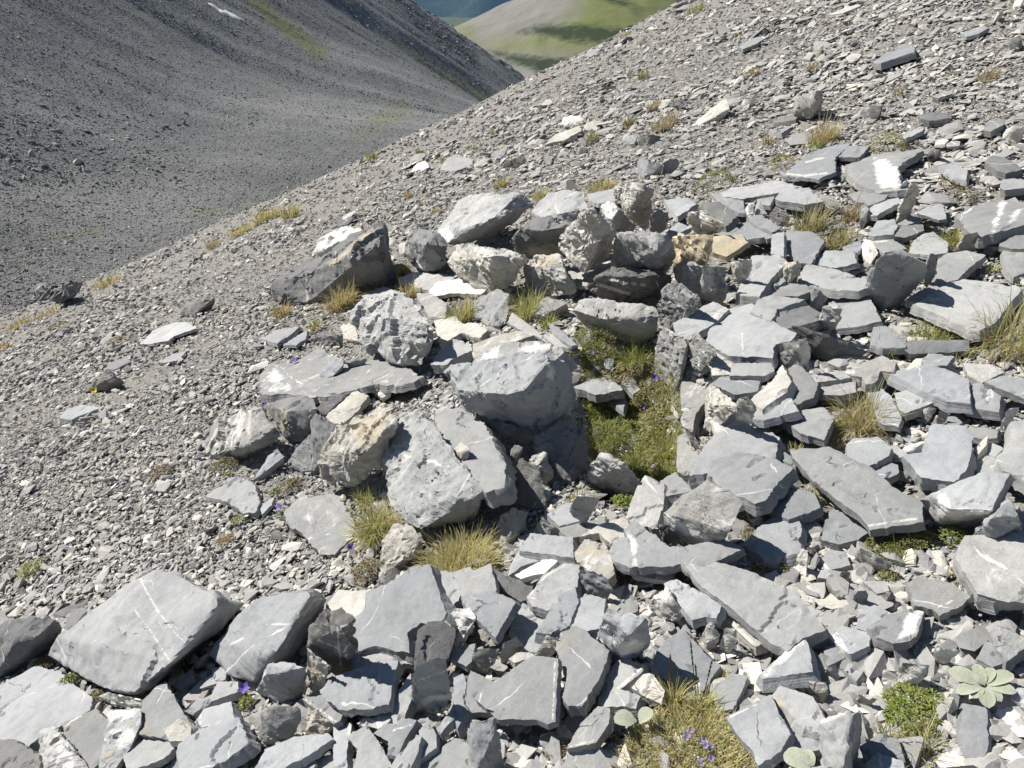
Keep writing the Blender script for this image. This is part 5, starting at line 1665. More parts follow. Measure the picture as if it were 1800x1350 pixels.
ROCKS += """
# ---- near slabs, downhill corner
B|s|J|285,680,.05 330,570,.1 560,400,.13 740,260,.14 930,180,.15 1030,190,.16 1110,240,.17 1270,300,.17 1290,390,.17 1180,450,.16 1130,520,.16 1080,620,.15 1020,720,.14 800,900,.08 740,905,.06 590,870,.05 460,790,.05 1450,375,.03 1330,480,0 1130,650,0 860,865,0|drop=.05;rough=.3;rnd=.25;w:830,230 930,410 1050,560 1100,610:2.6;w:790,400 890,530 1010,720:2;w:330,570 390,700:2|big flat-topped boulder with pale diagonal veins in the downhill corner
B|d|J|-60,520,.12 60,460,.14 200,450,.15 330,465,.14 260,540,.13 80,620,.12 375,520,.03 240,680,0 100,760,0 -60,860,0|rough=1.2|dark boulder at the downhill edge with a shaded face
S|s|J|-40,912 210,760 352,790 392,850 522,930 512,1002 362,1082 242,1142 152,1222 -40,1182|h=.07;th=.07|wide cream-edged slab at the downhill edge
Q|q|J|570,922,.05 642,900,.09 842,942,.09 847,987,.05 662,962,.04|drop=.03|thin white slice between the veined boulder and the pyramid slab
S|v|J|370,1092 562,1010 642,1082 602,1252 542,1352 402,1152|h=.11;th=.07|grey veined slab at the lower downhill corner
L|l|J|640,1012,.09 842,990,.13 837,1082,.12 772,1232,.08 690,1350,.05 590,1360,.06 622,1182,.1|W:650,1140 760,1100 800,1160 700,1230;W:620,1010 830,1000 780,1050 640,1060;T:610,1250 690,1240 650,1330;rough=1|cream and white mottled block beside the grey veined slab
S|s|J|840,1142 852,960 972,840 1062,990 1122,1092 1112,1172 982,1162|h=.11;th=.07|pyramid-shaped slab in the downhill corner
S|t|J|975,1122 1062,1060 1127,1110 1122,1182 1012,1187|h=.12;th=.05;gy=.3|small dark slab on the toe of the pyramid-shaped slab
S|s|J|1020,842 1132,770 1152,832 1062,872|h=.06;th=.05|chip by the mossy strip
S|s|J|1190,872 1262,760 1342,750 1332,822 1262,852|h=.06;th=.05|grey slab uphill of the purple bellflower
S|s|J|1255,922 1292,840 1402,840 1412,892 1262,947|h=.08;th=.05|rounded slab touching the purple bellflower
S|s|J|1100,1012 1162,950 1272,940 1152,1022|h=.07;th=.05|slab tilted towards the pyramid-shaped slab
S|s|J|1170,1062 1212,1002 1362,960 1382,1062 1202,1102|h=.09;th=.06;w:1195,1000 1185,1090:3|slab with a white edge below the bellflower
S|s|J|1060,1272 1067,1202 1202,1120 1402,1060 1452,1202 1322,1302 1202,1360 1072,1360|h=.12;th=.07;terr=1.5|stepped slab at the lower edge beside the round pale stone
S|s|J|740,1282 782,1190 972,1170 1022,1232 962,1292 762,1362|h=.08;th=.05;w:860,1340 960,1290:3|white-rimmed slab at the lower edge of the downhill corner
S|d|J|-30,1192 72,1185 222,1272 222,1400 -30,1400|h=.13;th=.08|dark slab at the bottom of the downhill corner
L|l|J|230,1360,.08 240,1132,.1 312,1100,.13 402,1200,.13 522,1332,.08 532,1400,.06|W:330,1180 400,1220 440,1350 350,1350;rough=1.4|rough white-grey lump at the bottom of the downhill corner
B|v|K|60,670,.05 142,590,.1 270,390,.14 480,310,.17 642,300,.18 662,330,.18 582,420,.18 502,600,.16 470,642,.15 392,682,.13 312,842,.05 190,802,.05 160,740,.05 692,300,.1 762,350,.03 702,440,0 642,560,0 562,692,0|drop=.05;rough=.4;rnd=.25;w:400,500 480,495 560,500:2.5;w:180,620 260,580:3|light grey boulder with a dark uphill face beside the black block
B|s|K|405,735,.15 490,715,.16 632,750,.16 558,766,.16 330,895,.03 500,980,0 546,973,0 625,920,.02 390,800,.13|drop=.03;rough=.6;w:395,780 335,900:2.5|cube-shaped grey block above the round pale stone
K|d|K|330,885,.01 345,800,.08 385,700,.13 440,690,.14 475,720,.13 400,770,.1||dark chip leaning on the cube-shaped grey block
B|d|K|665,500,.26 735,415,.3 830,408,.3 912,465,.28 845,520,.28 640,620,.2 920,775,.02 840,747,.02 770,732,.06 650,650,.12|rough=1.5;w:700,590 830,640:3;w:820,520 840,740:2|black rough upright block beside the cracked slab
F|t|K|638,635,.2 700,690,.19 776,745,.17 722,862,.07 645,935,0|drop=.03;T:650,700 760,760 700,860 650,900|brown-streaked plate below the black rough block
L|t|K|632,1162,.01 642,980,.1 702,1008,.12 802,1082,.08 742,1155,.02|T:660,1030 780,1080 720,1140|tan-faced plate under the white-lined slab
S|s|K|1000,320 1102,270 1232,180 1352,165 1392,290 1442,430 1402,502 1302,482 1230,540 1242,652 1052,612 962,642 932,772 917,480 1002,400|h=.2;th=.08;rag=.6|large cracked slab below the yellow-green fescue
S|t|K|760,382 832,300 1002,300 1002,420 902,462 822,432|h=.12;th=.06|cream-crusted slab behind the black rough block
S|s|K|930,772 962,642 1242,660 1302,492 1412,430 1412,502 1282,722 1182,722 1102,722|h=.13;th=.05|lower layer showing under the large cracked slab
S|d|K|1282,722 1302,540 1362,490 1472,480 1512,540 1502,602 1472,692 1292,742|h=.2;th=.07;gx=-.35;gy=.5|dark flank slab with a thin pale line above the banded block
B|s|K|1285,740,.22 1470,688,.24 1492,920,.1 1402,990,.04 1290,1060,0 1255,950,.06 1250,850,.14|drop=.05;rough=.7;w:1285,745 1470,692:3;w:1300,830 1460,775:2;w:1262,1030 1300,990 1370,940 1490,925:8;w:1258,860 1262,1030:4|block ringed with white bands above the pale oval slab
S|s|K|730,882 802,810 1002,740 1112,710 1162,720 1142,802 1112,962 1002,987 852,992 762,932|h=.18;th=.06|smooth grey slab with a dark bitten end
S|s|K|620,942 722,890 852,992 832,1062 792,1082 702,1012|h=.12;th=.05;w:630,945 720,1010 810,1075:4|slab edged with a double white line
B|l|K|355,1152,.04 375,1012,.1 442,975,.13 592,980,.13 617,1042,.1 542,1162,.03 442,1217,.01 382,1212,.02|rough=.7;rnd=.45|round pale greenish stone below the cube-shaped block
S|s|K|360,1322 402,1240 562,1170 742,1150 772,1182 642,1272 522,1332 482,1360 370,1360|h=.12;th=.05|long slab slanting below the round pale stone
S|s|K|520,1360 662,1280 692,1322 642,1400|h=.07;th=.05|slab at the lower edge under the slanting one
S|l|K|945,1082 1002,1030 1132,990 1167,1012 1122,1072 1062,1112|h=.1;th=.06|pale oval slab below the smooth grey slab
S|s|K|1140,1002 1182,900 1252,800 1252,952 1192,1082 1152,1082|h=.12;th=.06|narrow slab beside the banded block
S|s|K|1120,1272 1132,1160 1202,1060 1282,1072 1232,1152 1172,1272|h=.13;th=.07;w:1135,1130 1260,1095:3|white-lined slab below the banded block
S|s|K|1300,1072 1352,1050 1402,1152 1402,1222 1302,1292 1312,1182|h=.11;th=.05|tan-rimmed slab below the banded block
S|s|K|1130,1360 1182,1270 1282,1160 1312,1170 1292,1262 1242,1360|h=.14;th=.05|slab crossing the tan-rimmed one
S|s|K|800,1092 902,1085 892,1162 872,1252 882,1390 802,1380|h=.08;th=.05;w:895,1090 885,1170:5|tall slab with a white corner at the lower edge
S|s|K|870,1162 992,1110 1042,1172 1132,1332 962,1400 902,1400 942,1240|h=.11;th=.05|fan-shaped slab at the lower edge
S|s|K|1040,1142 1102,1090 1182,1090 1132,1192|h=.1;th=.05|small slab above the fan-shaped one
F|s|K|1430,1122 1502,1000 1512,1042 1452,1122|h=.1;th=.04|slim flake beyond the banded block
# ---- near slabs, middle
S|s|L|205,180 322,195 372,300 352,352 292,387 242,300|h=.15;th=.06|slab with a dark broken edge touching the yellow-green fescue
S|s|L|322,190 432,160 442,180 542,142 572,280 562,312 382,332 372,280|h=.17;th=.06|slab with a notched top at the foot of the fescue
S|s|L|382,342 542,302 662,350 682,370 572,562 472,460 412,400|h=.21;th=.04;gx=.1|five-sided slab with a tan uphill edge
S|d|L|565,162 622,200 792,260 782,332 722,357 642,302 582,262|h=.1;th=.06;gx=-.3;gy=.3|shaded slope of slate beyond the notched slab
L|q|L|265,460,.12 332,400,.17 432,402,.18 462,460,.16 442,522,.1 352,642,.02 332,562,.06 322,512,.1|rough=1.2|white-striped rough stone under the five-sided slab
F|q|L|700,202 912,85 952,112 862,192 802,202 732,222|h=.12;th=.04|cream rod-like flake beyond the fescue
S|l|L|770,332 862,210 982,140 1062,152 1052,272 892,402 802,382|h=.14;th=.06;w:775,330 870,215 985,145:3|white-rimmed slab with a folded face
S|s|L|830,532 962,330 1042,285 1062,372 1002,502 892,542|h=.17;th=.06|slab shaped like a tongue, next to the white-rimmed slab
S|s|L|675,522 742,380 882,430 842,542 892,562 822,652 762,642|h=.08;th=.05|ragged slab under the tongue-shaped slab
S|s|L|1030,502 1082,340 1112,320 1222,350 1202,512 1082,532|h=.15;th=.06|neat four-sided slab beside the white-footed block
B|s|L|1185,560,.1 1205,460,.18 1245,400,.21 1480,450,.2 1490,560,.14 1490,610,.06 1420,670,.02 1340,710,0 1280,640,.05 1190,620,.06 1380,560,.18|rough=.7;drop=.05;W:1285,600 1400,590 1480,605 1420,675 1350,712 1300,670;w:1250,402 1480,452:2.5|grey block with a rough white foot
S|s|L|940,642 972,560 1002,510 1102,545 1237,652 1222,722 1162,842 1082,962 1012,962 972,900 1002,792|h=.15;th=.08|big slab leaning below the white-footed block
S|s|L|475,932 592,840 792,700 932,715 922,900 917,1062 872,1077 812,1050 602,1050 542,1002|h=.17;th=.035;rag=.5;w:930,720 918,1060:2|large smooth triangular slab
S|s|L|385,942 432,780 572,850 482,920 562,1012 422,1012|h=.09;th=.04|slab under the point of the triangular slab
S|s|L|310,692 352,640 452,615 432,712 402,742|h=.11;th=.05|pale slab above the dark gap
K|l|L|420,752,.04 450,642,.13 602,640,.14 582,692,.1 512,782,.03|w:430,715 500,715:5;rough=.8|banded grey stone above the triangular slab
K|s|L|600,692,.06 622,610,.14 702,565,.17 742,612,.12 682,672,.06||angular little stone above the triangular slab
L|t|L|810,682,.06 882,560,.14 952,570,.14 932,642,.08 892,712,.04|rough=.8|honey-coloured wedge above the triangular slab
S|t|L|660,702 742,640 812,690 692,722|h=.12;th=.05|tan chip on the shoulder of the triangular slab
S|s|L|330,822 382,800 402,852 387,962 412,1002 352,1102 332,1040|h=.1;th=.06|narrow curved slab beside the banded block's shadow
F|s|L|230,1112 322,995 332,1050 252,1142|h=.1;th=.04|pointed flake below the banded block's shadow
B|v|L|400,1132,.1 442,1065,.16 572,1048,.18 600,1200,.12 632,1360,.02 462,1370,.08 432,1280,.09 570,1150,.15|rough=.8;bed=.9,.3,.3;t:440,1062 570,1050:4|grooved block with a tan top at the lower edge
S|s|L|50,1400 202,1270 332,1180 432,1200 442,1400|h=.08;th=.06|flat slab carrying a small red plant
S|l|L|1010,1225 1092,1080 1182,990 1247,1000 1242,1082 1172,1190|h=.12;th=.05;w:1015,1222 1160,1188:3|white-rimmed slab beside the pale round leaves
S|s|M|185,950 190,862 302,700 442,740 422,790 302,880 392,900 412,912 382,972 212,977|h=.08;th=.05;w:290,880 440,745:4|slab crossed by a white bar above the pale round leaves
L|t|M|378,872 442,800 492,790 562,890 542,962 452,922|h=.08;th=.05|ochre-faced slab above the pale round leaves
S|s|M|790,262 700,140 832,170 882,140 1102,200 1242,270 1352,342 1492,512 1362,562 1282,632 1192,590 1052,470 902,342|h=.16;th=.06;rag=.5|great diamond-shaped slab of the near field
S|l|M|900,432 932,420 1182,580 1102,622 1062,592|h=.08;th=.05;w:902,430 1090,610:5|white-edged slab under the diamond-shaped slab
S|s|M|370,172 422,140 602,150 607,240 472,222 390,202|h=.1;th=.05;gy=.45|shaded slab face under the boomerang-shaped slab
S|s|P|730,482 792,420 1002,580 1162,560 1292,520 1432,590 1212,690 1052,682 1002,692 762,702 782,602|h=.17;th=.05;W:735,480 790,560 770,690 745,560|boomerang-shaped slab with a white downhill end
S|s|M|575,262 642,230 742,280 892,382 862,452 802,442 732,462 622,332|h=.14;th=.05|slab between the boomerang-shaped and diamond-shaped slabs
L|l|M|475,352,.06 582,262,.14 612,332,.14 690,442,.08 562,442,.04 492,392,.04|rough=1.5;W:480,350 580,270 610,340 540,380|white lumpy stone beside the white-footed block
S|s|M|500,782 532,650 692,515 762,622 882,742 782,882 762,802 642,842|h=.06;th=.05|low slab striped by the shadows of grass stalks
S|s|M|1140,792 1382,575 1412,622 1437,772 1162,812|h=.13;th=.06;W:1135,790 1375,572 1400,600 1170,805|wedge slab with a broad gleaming white side
S|s|M|945,1052 1192,930 1302,1152 1242,1242 1122,1322 1092,1242 1002,1142|h=.11;th=.05;w:950,1050 1185,935:3|clean square slab beyond the flowering turf
S|s|M|1200,942 1262,870 1442,930 1520,1062 1502,1132 1392,1112 1302,1002|h=.1;th=.05;t:1205,945 1270,975:8|slab overlapped by the clean square slab
S|s|M|1260,1222 1312,1120 1482,1130 1512,1232 1402,1252|h=.07;th=.04|low slab above the pale woolly leaf
S|s|M|870,872 962,790 1052,812 1022,892 972,992 902,1002|h=.05;th=.04|cracked flat slab behind the dark-stalked tuft
L|t|M|820,622,.05 802,520,.1 852,480,.13 902,572,.08 882,612,.04||honey-grey stone at the tip of the low striped slab
L|t|M|890,612,.05 922,520,.12 992,522,.13 1002,602,.08 942,652,.03||cream stone under the diamond-shaped slab
K|s|P|410,842,.06 432,722,.16 572,750,.16 642,850,.1 602,912,.03 492,892,.04|rough=.8|rounded slate with a dark underside below the boomerang slab
S|t|P|390,642 472,530 582,560 622,642 642,742 602,772 482,712|h=.14;th=.06;t:420,600 540,600:8|cream-stained slab below the boomerang's white end
S|s|P|620,602 652,540 722,520 762,642 742,702 642,662|h=.15;th=.05|slab with an inset darker facet
S|s|P|60,602 122,500 372,520 377,642 252,622|h=.15;th=.06|pale squarish slab above the rod-like flake
S|s|P|-20,760 0,682 62,580 242,642 60,700|h=.11;th=.05|slab behind the rod-like flake
S|t|P|440,512 562,440 712,390 742,472 732,532 622,552 552,490|h=.15;th=.05|slab with a cream rim
K|l|P|150,452,.06 192,390,.14 302,472,.1 292,502,.05 172,502,.03||white faceted stone at the mouth of the dark gap
S|s|P|300,462 392,440 522,410 572,430 452,502 372,522 322,490|h=.12;th=.05|flat slab with a dark lower edge near the mouth of the gap
K|l|P|365,332,.14 412,255,.2 552,270,.2 547,302,.16 472,402,.09 392,352,.11|rough=.5|small sharp-edged block perched near the hollow
S|s|P|230,372 332,310 402,300 362,342 452,402 302,442|h=.1;th=.05|slab under the small sharp-edged block
S|l|P|715,412 802,200 842,140 952,190 952,302 912,442 822,442|h=.15;th=.07;gx=.08|tall pale slab closing the near end of the hollow
S|s|P|945,162 1032,110 1122,200 1132,222 982,252|h=.15;th=.06|pale slab next to the tall pale one
B|l|P|950,372,.12 1132,230,.2 1232,150,.21 1472,290,.2 1382,482,.16 1222,522,.04 1102,508,.03 1022,462,.05 1235,500,.13 1020,380,.16|drop=.05;rough=.5;rnd=.25;W:945,372 1100,418 1225,522 1080,512 1010,445|striped pale slab with a white sunlit front facet
S|s|G|1190,1080 1215,1002 1382,940 1602,980 1742,1042 1642,1142 1562,1252 1492,1272 1252,1152|h=.18;th=.08|slab with a wood-like brown front edge
K|d|P|900,482,.06 942,440,.13 982,450,.13 1072,530,.06 1022,582,.02 952,542,.04||dark broken stone tucked under the striped pale slab
S|s|P|1480,332 1502,300 1602,300 1572,382 1512,402|h=.06;th=.05|small pale stone in the gap beside the striped slab
"""

# ================================================================== plants
PAL['f'] = [(0.20, 0.27, 0.04), (0.28, 0.34, 0.06), (0.35, 0.38, 0.10)]
GRASS = """
805,1000|190|56|yyyys|2300|thick yellow-green fescue tuft under the tall pale boulder
662,935|85|72|gyys|800|drooping fescue tuft beside the heart-shaped slab
640,880|50|34|gym|260|shaded grass under the tan-faced boulder
1512,748|100|66|sssyg|900|short dry tuft, straw-coloured with green tips, among the slabs
1462,775|60|26|ssy|240|dry straw trailing downhill from the short dry tuft
1790,604|150|76|gyysb|850|thick shaggy grass tussock at the uphill edge
1640,588|95|26|ggy|700|bright green grass mat below the wide smooth slab
1550,612|42|46|yss|120|wispy pale grass below the wide smooth slab
1560,625|30|24|yg|90|small wisp before the slab behind the wispy grass
1424,402|66|48|gysb|520|grey-green grass tussock in front of the thick slab
1472,428|56|36|osg|420|orange-brown grass next to the grey-green tussock
1496,384|46|36|bsr|300|rusty dry tuft around the upright little stone
1667,428|50|38|yyg|420|round yellow tuft beside the dark lozenge-edged slabs
1118,634|80|44|gggy|700|vivid green grass at the head of the grassy hollow
1168,800|64|40|gyy|600|long green grass growing on the floor of the hollow
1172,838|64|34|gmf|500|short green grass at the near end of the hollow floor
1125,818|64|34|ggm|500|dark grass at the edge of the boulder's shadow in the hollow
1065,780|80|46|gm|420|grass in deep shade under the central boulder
1192,668|26|34|gg|220|strip of green grass against the pale wall stone
1020,880|80|22|gy|160|sparse grass blades below the upright triangular flake
815,560|66|46|yysg|520|yellow grass tuft beside the rough grey stone
928,552|68|52|yyg|620|lush yellow-green tuft between the rough stone and the roof-shaped stone
963,572|36|32|gyf|180|small grass tuft in front of the roof-shaped stone
497,552|40|28|oos|300|orange grass tuft at the tip of the dark wedge boulder
600,535|76|42|oosy|680|orange dry grass along the foot of the dark wedge boulder
655,505|50|26|oy|260|orange grass at the shaded end of the dark wedge boulder
706,482|36|30|ogy|240|grass tuft between the dark wedge and the rounded boulder
716,520|46|32|osy|300|grass tuft by the thin white-edged slab
553,575|26|24|oyg|120|tiny orange tuft on gravel below the dark wedge boulder
470,384|66|26|oyy|420|grassy fringe on the skyline above the dark wedge boulder
512,380|46|28|yym|300|green-yellow fringe next to the first one on the skyline
425,408|70|20|osy|320|thin brown fringe of grass on the skyline
375,432|40|18|os|160|small brown tuft on the skyline
187,500|66|18|yo|300|yellow grass strip on the skyline by the pyramid boulder
85,552|50|16|so|160|dry grass below the pyramid boulder
35,572|66|16|soy|240|dry grass at the downhill end of the skyline
5,612|30|14|oy|120|orange clump at the downhill edge
1446,247|64|40|yssb|560|pale green tussock alone on the upper slope
1350,250|24|24|ysb|130|little dry tuft on the slope beside the thin dark plate
1578,166|22|18|bm|110|dark dry tuft high on the slope
1168,222|64|28|bbs|420|brown dry tufts spreading below the pointed wedge
1150,188|44|16|osb|220|straw tuft above the brown dry tufts
1104,220|30|22|bm|160|dark brown tuft downhill of the brown dry tufts
1040,246|28|22|gmy|150|green tuft on the far gravel beside the tan slab
1056,334|64|30|ybsy|460|yellow-brown tuft behind the two-peaked block
950,346|38|22|ysy|240|yellow tuft behind the smooth light grey block
880,326|36|22|ym|220|yellow-green tuft behind the smooth tilted boulder
1130,136|34|18|gmb|170|olive tuft high on the far slope
655,280|32|22|gym|140|green tuft at the valley edge of the gravel
736,268|20|12|ob|80|small brown tuft near the valley edge
780,282|18|12|ob|70|small orange tuft uphill of the pale far slab
745,356|24|16|ob|90|brown tuft above the rounded grey boulder
716,344|24|14|os|90|faint orange tuft above the dark wedge boulder
768,372|20|14|oy|80|little tuft behind the smooth tilted boulder
830,262|18|16|gf|70|bright green sprig on the far gravel
866,235|16|14|gf|60|small green sprig higher on the far gravel
1222,20|44|18|oyg|160|grass on the skyline near the top of the slope
1100,62|30|10|gy|90|grass fringe far up the skyline
1320,130|36|14|ob|140|brown tuft on the pale slab high on the slope
1425,122|24|16|bo|110|brown tuft high between the faint slabs
1370,235|20|12|bo|80|brown speck of grass on the upper slope
1740,135|40|20|bsb|150|dry brown tuft near the uphill edge
1590,255|18|12|yo|60|yellowish speck of grass beyond the mossy orange cushion
1608,440|34|26|gys|160|thin grass behind the upright slab-like boulder
1208,1345|330|24|yssgyy|7500|wide flowering turf of dry and green grass at the lower edge
1183,1236|34|58|gyo|260|upright tuft with dark stalks above the flowering turf
1232,1246|44|42|goy|340|spreading tuft beside the one with dark stalks
1622,1325|70|66|gys|130|sparse long-bladed grass at the lower uphill corner
1560,1290|40|30|sg|120|sparse dry blades beside the laminated block
1428,872|32|24|ssg|200|dry wisp of grass at the tip of the very long tilted slab
1395,795|36|22|sy|160|dry blades in the crack above the very long tilted slab
1390,1165|50|20|ssb|160|pale dry wisps below the wedge slab with a white side
1265,1190|40|26|gys|60|thin grass stalks beside the low striped slab
1580,985|30|34|yg|50|curling grass blades in the red-green plants
1690,620|50|18|sbg|160|dry grass under the log-like stone
1240,1290|40|30|gy|160|green grass in the flowering turf
1745,470|30|14|yg|90|green speck of grass by the cream stone
1020,1335|60|20|sbm|180|dead dry stems at the lower edge
"""
CUSHIONS = """
75,1168|44|30|mr|420|.25|olive moss at the dark boulder's foot in the downhill corner
122,1200|64|36|mgm|700|.25|dark green moss below the veined boulder
168,1226|40|22|mr|300|.25|reddish moss beside the thin white slice
262,1212|54|26|mgr|450|.25|moss in the crack beyond the pyramid-shaped slab
312,1172|50|50|mrb|560|.25|brown mossy strip between the veined boulder and the light grey boulder
355,1125|40|56|mbr|480|.2|dry mossy strip along the light grey boulder
432,1238|30|30|gm|240|.4|green leaves of the bellflower beside the cube-shaped block
1040,600|120|64|mgmr|1700|.2|green mossy mat at the head of the hollow
1095,655|110|54|mosb|1500|.15|brownish moss on the upper floor of the hollow
1150,690|110|64|mmobg|1900|.18|mottled moss in the middle of the hollow
1155,735|90|50|omgs|1500|.2|rust-coloured moss in the hollow
1150,775|90|60|gmo|1500|.2|short green moss at the foot of the long hollow grass
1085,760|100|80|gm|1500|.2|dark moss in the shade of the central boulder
1165,650|50|30|gm|420|.3|deep green moss by the pale wall stone
1100,885|50|18|gf|300|.3|bright moss at the foot of the bluish-white stone in the hollow
1582,958|122|56|mgrm|1900|.2|red-green creeping plants below the long white rib
1678,945|46|46|mg|520|.3|green creeping plant under the white-based block
1376,990|44|34|mrb|420|.25|red-brown cushion plant beside the tall white stone
1350,985|26|18|gm|160|.3|small green plant against the rounded broad slab
1316,945|24|56|rmb|360|.25|dark reddish plant in the crack by the rounded broad slab
1335,1000|40|30|rb|300|.25|brown-red plants beside the white shard
1558,262|64|24|mof|620|.45|mossy orange cushion beside the quartz-patched slab
1370,290|46|22|mof|380|.4|orange-green cushion by the wide blue slab
1255,322|84|34|gmm|800|.3|long olive cushion above the slabs behind the shelter
1337,346|44|16|gf|260|.3|green plant under the long pale slab
1432,262|30|12|gf|150|.4|green leaves at the top of the wide blue slab
1690,345|56|24|mrb|420|.25|reddish low plant above the white-banded slab
1665,322|36|18|rb|220|.25|small red-brown plant uphill of the tooth-shaped stone
1625,398|16|20|r|140|.5|small crimson plant beside the dark-edged slab
1545,330|22|10|gm|120|.3|dark moss under the quartz-patched slab
395,817|72|24|mbm|620|.25|dark moss under the white-streaked boulder
510,855|56|36|mrb|520|.25|brown heathy plant below the upright flake
400,835|22|12|f|90|.3|bright leaf rosette below the dark moss
480,866|24|14|gf|110|.3|green rosette near the heart-shaped slab
642,1005|66|56|mbbr|800|.2|dry brown moss below the crumbly ochre rock
420,916|32|16|gf|180|.35|small fresh green plant on gravel by the stepped slab
52,1004|44|34|fy|420|.3|pale yellow-green stonecrop on the gravel at the downhill edge
283,832|60|26|brb|420|.3|dry brown tuft-like cushion on the gravel
806,1316|32|26|rm|260|.35|small red plant growing on the flat slab
1052,1222|18|22|gf|120|.5|small green plant beside the slab crossed by a white bar
1387,1254|28|24|fg|190|.45|bright green sprig beside the clean square slab
1074,1300|32|20|rb|200|.35|red-brown cushion below the pale round leaves
985,1318|80|30|mbr|560|.2|brownish creeping plant near the white-rimmed slab
1085,878|34|14|mg|160|.3|green moss beside the sharp-edged block
1595,1245|104|70|ffgm|1300|.14|bright green ferny plant near the lower uphill corner
1610,1290|60|30|mbf|380|.25|browning fronds below the ferny plant
1690,1010|40|26|mbs|220|.25|dry plants below the red-green creeping plants
1560,1015|40|20|mgb|220|.25|small green plants on the gravelly patch
1640,560|40|12|mo|160|.3|moss at the front of the wide smooth slab
1105,590|40|20|bm|240|.3|brown moss by the pointed stone
760,595|26|16|r|160|.3|dark red plant by the cream-stained slab
1190,905|30|10|gm|110|.3|moss in the crack by the striped pale slab
100,575|40|14|bm|160|.2|brown patch of low plants near the pyramid boulder
200,600|36|12|bo|130|.2|rusty patch of low plants on the downhill gravel
395,950|50|20|bob|260|.15|rusty patch of moss above the veined boulder
1490,320|14|10|r|60|.3|tiny red plant between slabs
1470,980|24|14|rg|120|.3|small reddish plant on the low slab
"""
FLOWERS = """
518,634|p|11|single violet bellflower on the gravel above the white-patched slab
465,712|p|10|violet bellflower at the top of the white-streaked boulder
491,893|p|13|pale violet bellflower beside the heart-shaped slab
615,963|p|13|violet bellflower between the heart-shaped slab and the fescue
429,1210|p|18|deep purple bellflower beside the cube-shaped block
1040,620|p|11|violet flower in the moss at the head of the hollow
1151,664|p|15|violet flower in the middle of the hollow
1130,717|p|8|small violet flower in the rust-coloured moss
688,488|p|7|violet flower at the shaded end of the dark wedge boulder
1410,268|p|8|violet flower at the top of the wide blue slab
1388,312|p|7|violet flower at the lower corner of the wide blue slab
882,280|p|7|purple flower by the dark bar-shaped stone on the far gravel
1205,1293|l|11|lilac flower head, uppermost in the flowering turf
1213,1284|l|9|small lilac flower head touching the uppermost one
1235,1303|l|12|lilac flower head in the middle of the flowering turf
1242,1311|l|12|lilac flower head paired with the middle one
1250,1331|l|11|lilac flower head low in the flowering turf
1232,1340|l|10|lilac flower head, lowest in the flowering turf
1159,790|k|8|pale pink flower in the long grass of the hollow
1145,819|k|10|pink flower head at the near end of the hollow
1153,832|k|8|small pink flower head below the other one in the hollow
164,687|w|11|bright yellow flower below the dark slate wedge
830,236|w|6|yellow flower on the far gravel
1296,61|w|6|yellow flower high on the upper slope
"""
FCOL = {'p': [(0.20, 0.13, 0.50), (0.30, 0.21, 0.62)], 'l': [(0.42, 0.33, 0.60), (0.55, 0.46, 0.70)], 'k': [(0.62, 0.42, 0.52), (0.72, 0.58, 0.62)], 'w': [(0.80, 0.62, 0.02), (0.85, 0.72, 0.04)]}

def flower(px, py, kind, spx, label):
    rd = random.Random(int(px * 11 + py))
    R = hit(px, py + spx * 0.6, 0.0)
    mpp = (R - CAM).length / F
    H = 0.03 + 10 * mpp * rd.uniform(0.5, 0.9)
    top = hit(px, py, H)
    R = Vector((top.x, top.y + 0.004, ground(top.x, top.y)))
    root = bpy.data.objects.new('bellflower' if kind == 'p' else 'wild_flower', None)
    COL.objects.link(root)
    root.location = R
    root.empty_display_size = 0.02
    tag(root, label, 'flower', 'small wild flowers')
    st = Leaf()
    st.blade(Vector((0, 0, -0.005)), Vector((0.03, -0.05, 0)), Vector((0, 0, 1)), H, max(0.0018, mpp), 0.1, (0.10, 0.14, 0.04), (0.14, 0.18, 0.06))
    for k in range(4):
        a = rd.uniform(0, 6.28)
        st.leaf(Vector((0, 0, 0.004 + 0.004 * k)), Vector((math.cos(a), math.sin(a), 0.35)).normalized(), Vector((0, 0, 1)), 0.016 + 4 * mpp, 0.006 + 1.4 * mpp, (0.13, 0.19, 0.05), segs=3)
    s = link('stem', st.build('stem', MATS['leaf']), MATS['leaf'])
    s.parent = root
    pt = Leaf()
    L = spx * mpp * 0.62
    T = top - R
    heads = [(Vector((0, 0, 0)), 5)] if kind != 'l' else [(Vector((rd.gauss(0, .45), rd.gauss(0, .45), rd.gauss(0, .25))) * L, 5) for _ in range(7)]
    for off, n in heads:
        ax = Vector((rd.gauss(0, .25), -0.45 + rd.gauss(0, .2), 1)).normalized()
        a0 = rd.uniform(0, 6.28)
        e1 = ax.cross(Vector((1, 0, 0))).normalized()
        e2 = ax.cross(e1)
        l = L if kind != 'l' else L * 0.55
        for k in range(n):
            a = a0 + k * 6.283 / n
            d = (e1 * math.cos(a) + e2 * math.sin(a) + ax * 0.45).normalized()
            c = FCOL[kind]
            f = rd.random()
            cc = tuple(c[0][i] + (c[1][i] - c[0][i]) * f for i in range(3))
            nn = (ax - d * ax.dot(d)).normalized()
            pt.leaf(T + off, d, nn, l, l * 0.75, cc, cup=-0.1, segs=4)
    p = link('petals', pt.build('petals', MATS['leaf']), MATS['leaf'])
    p.parent = root

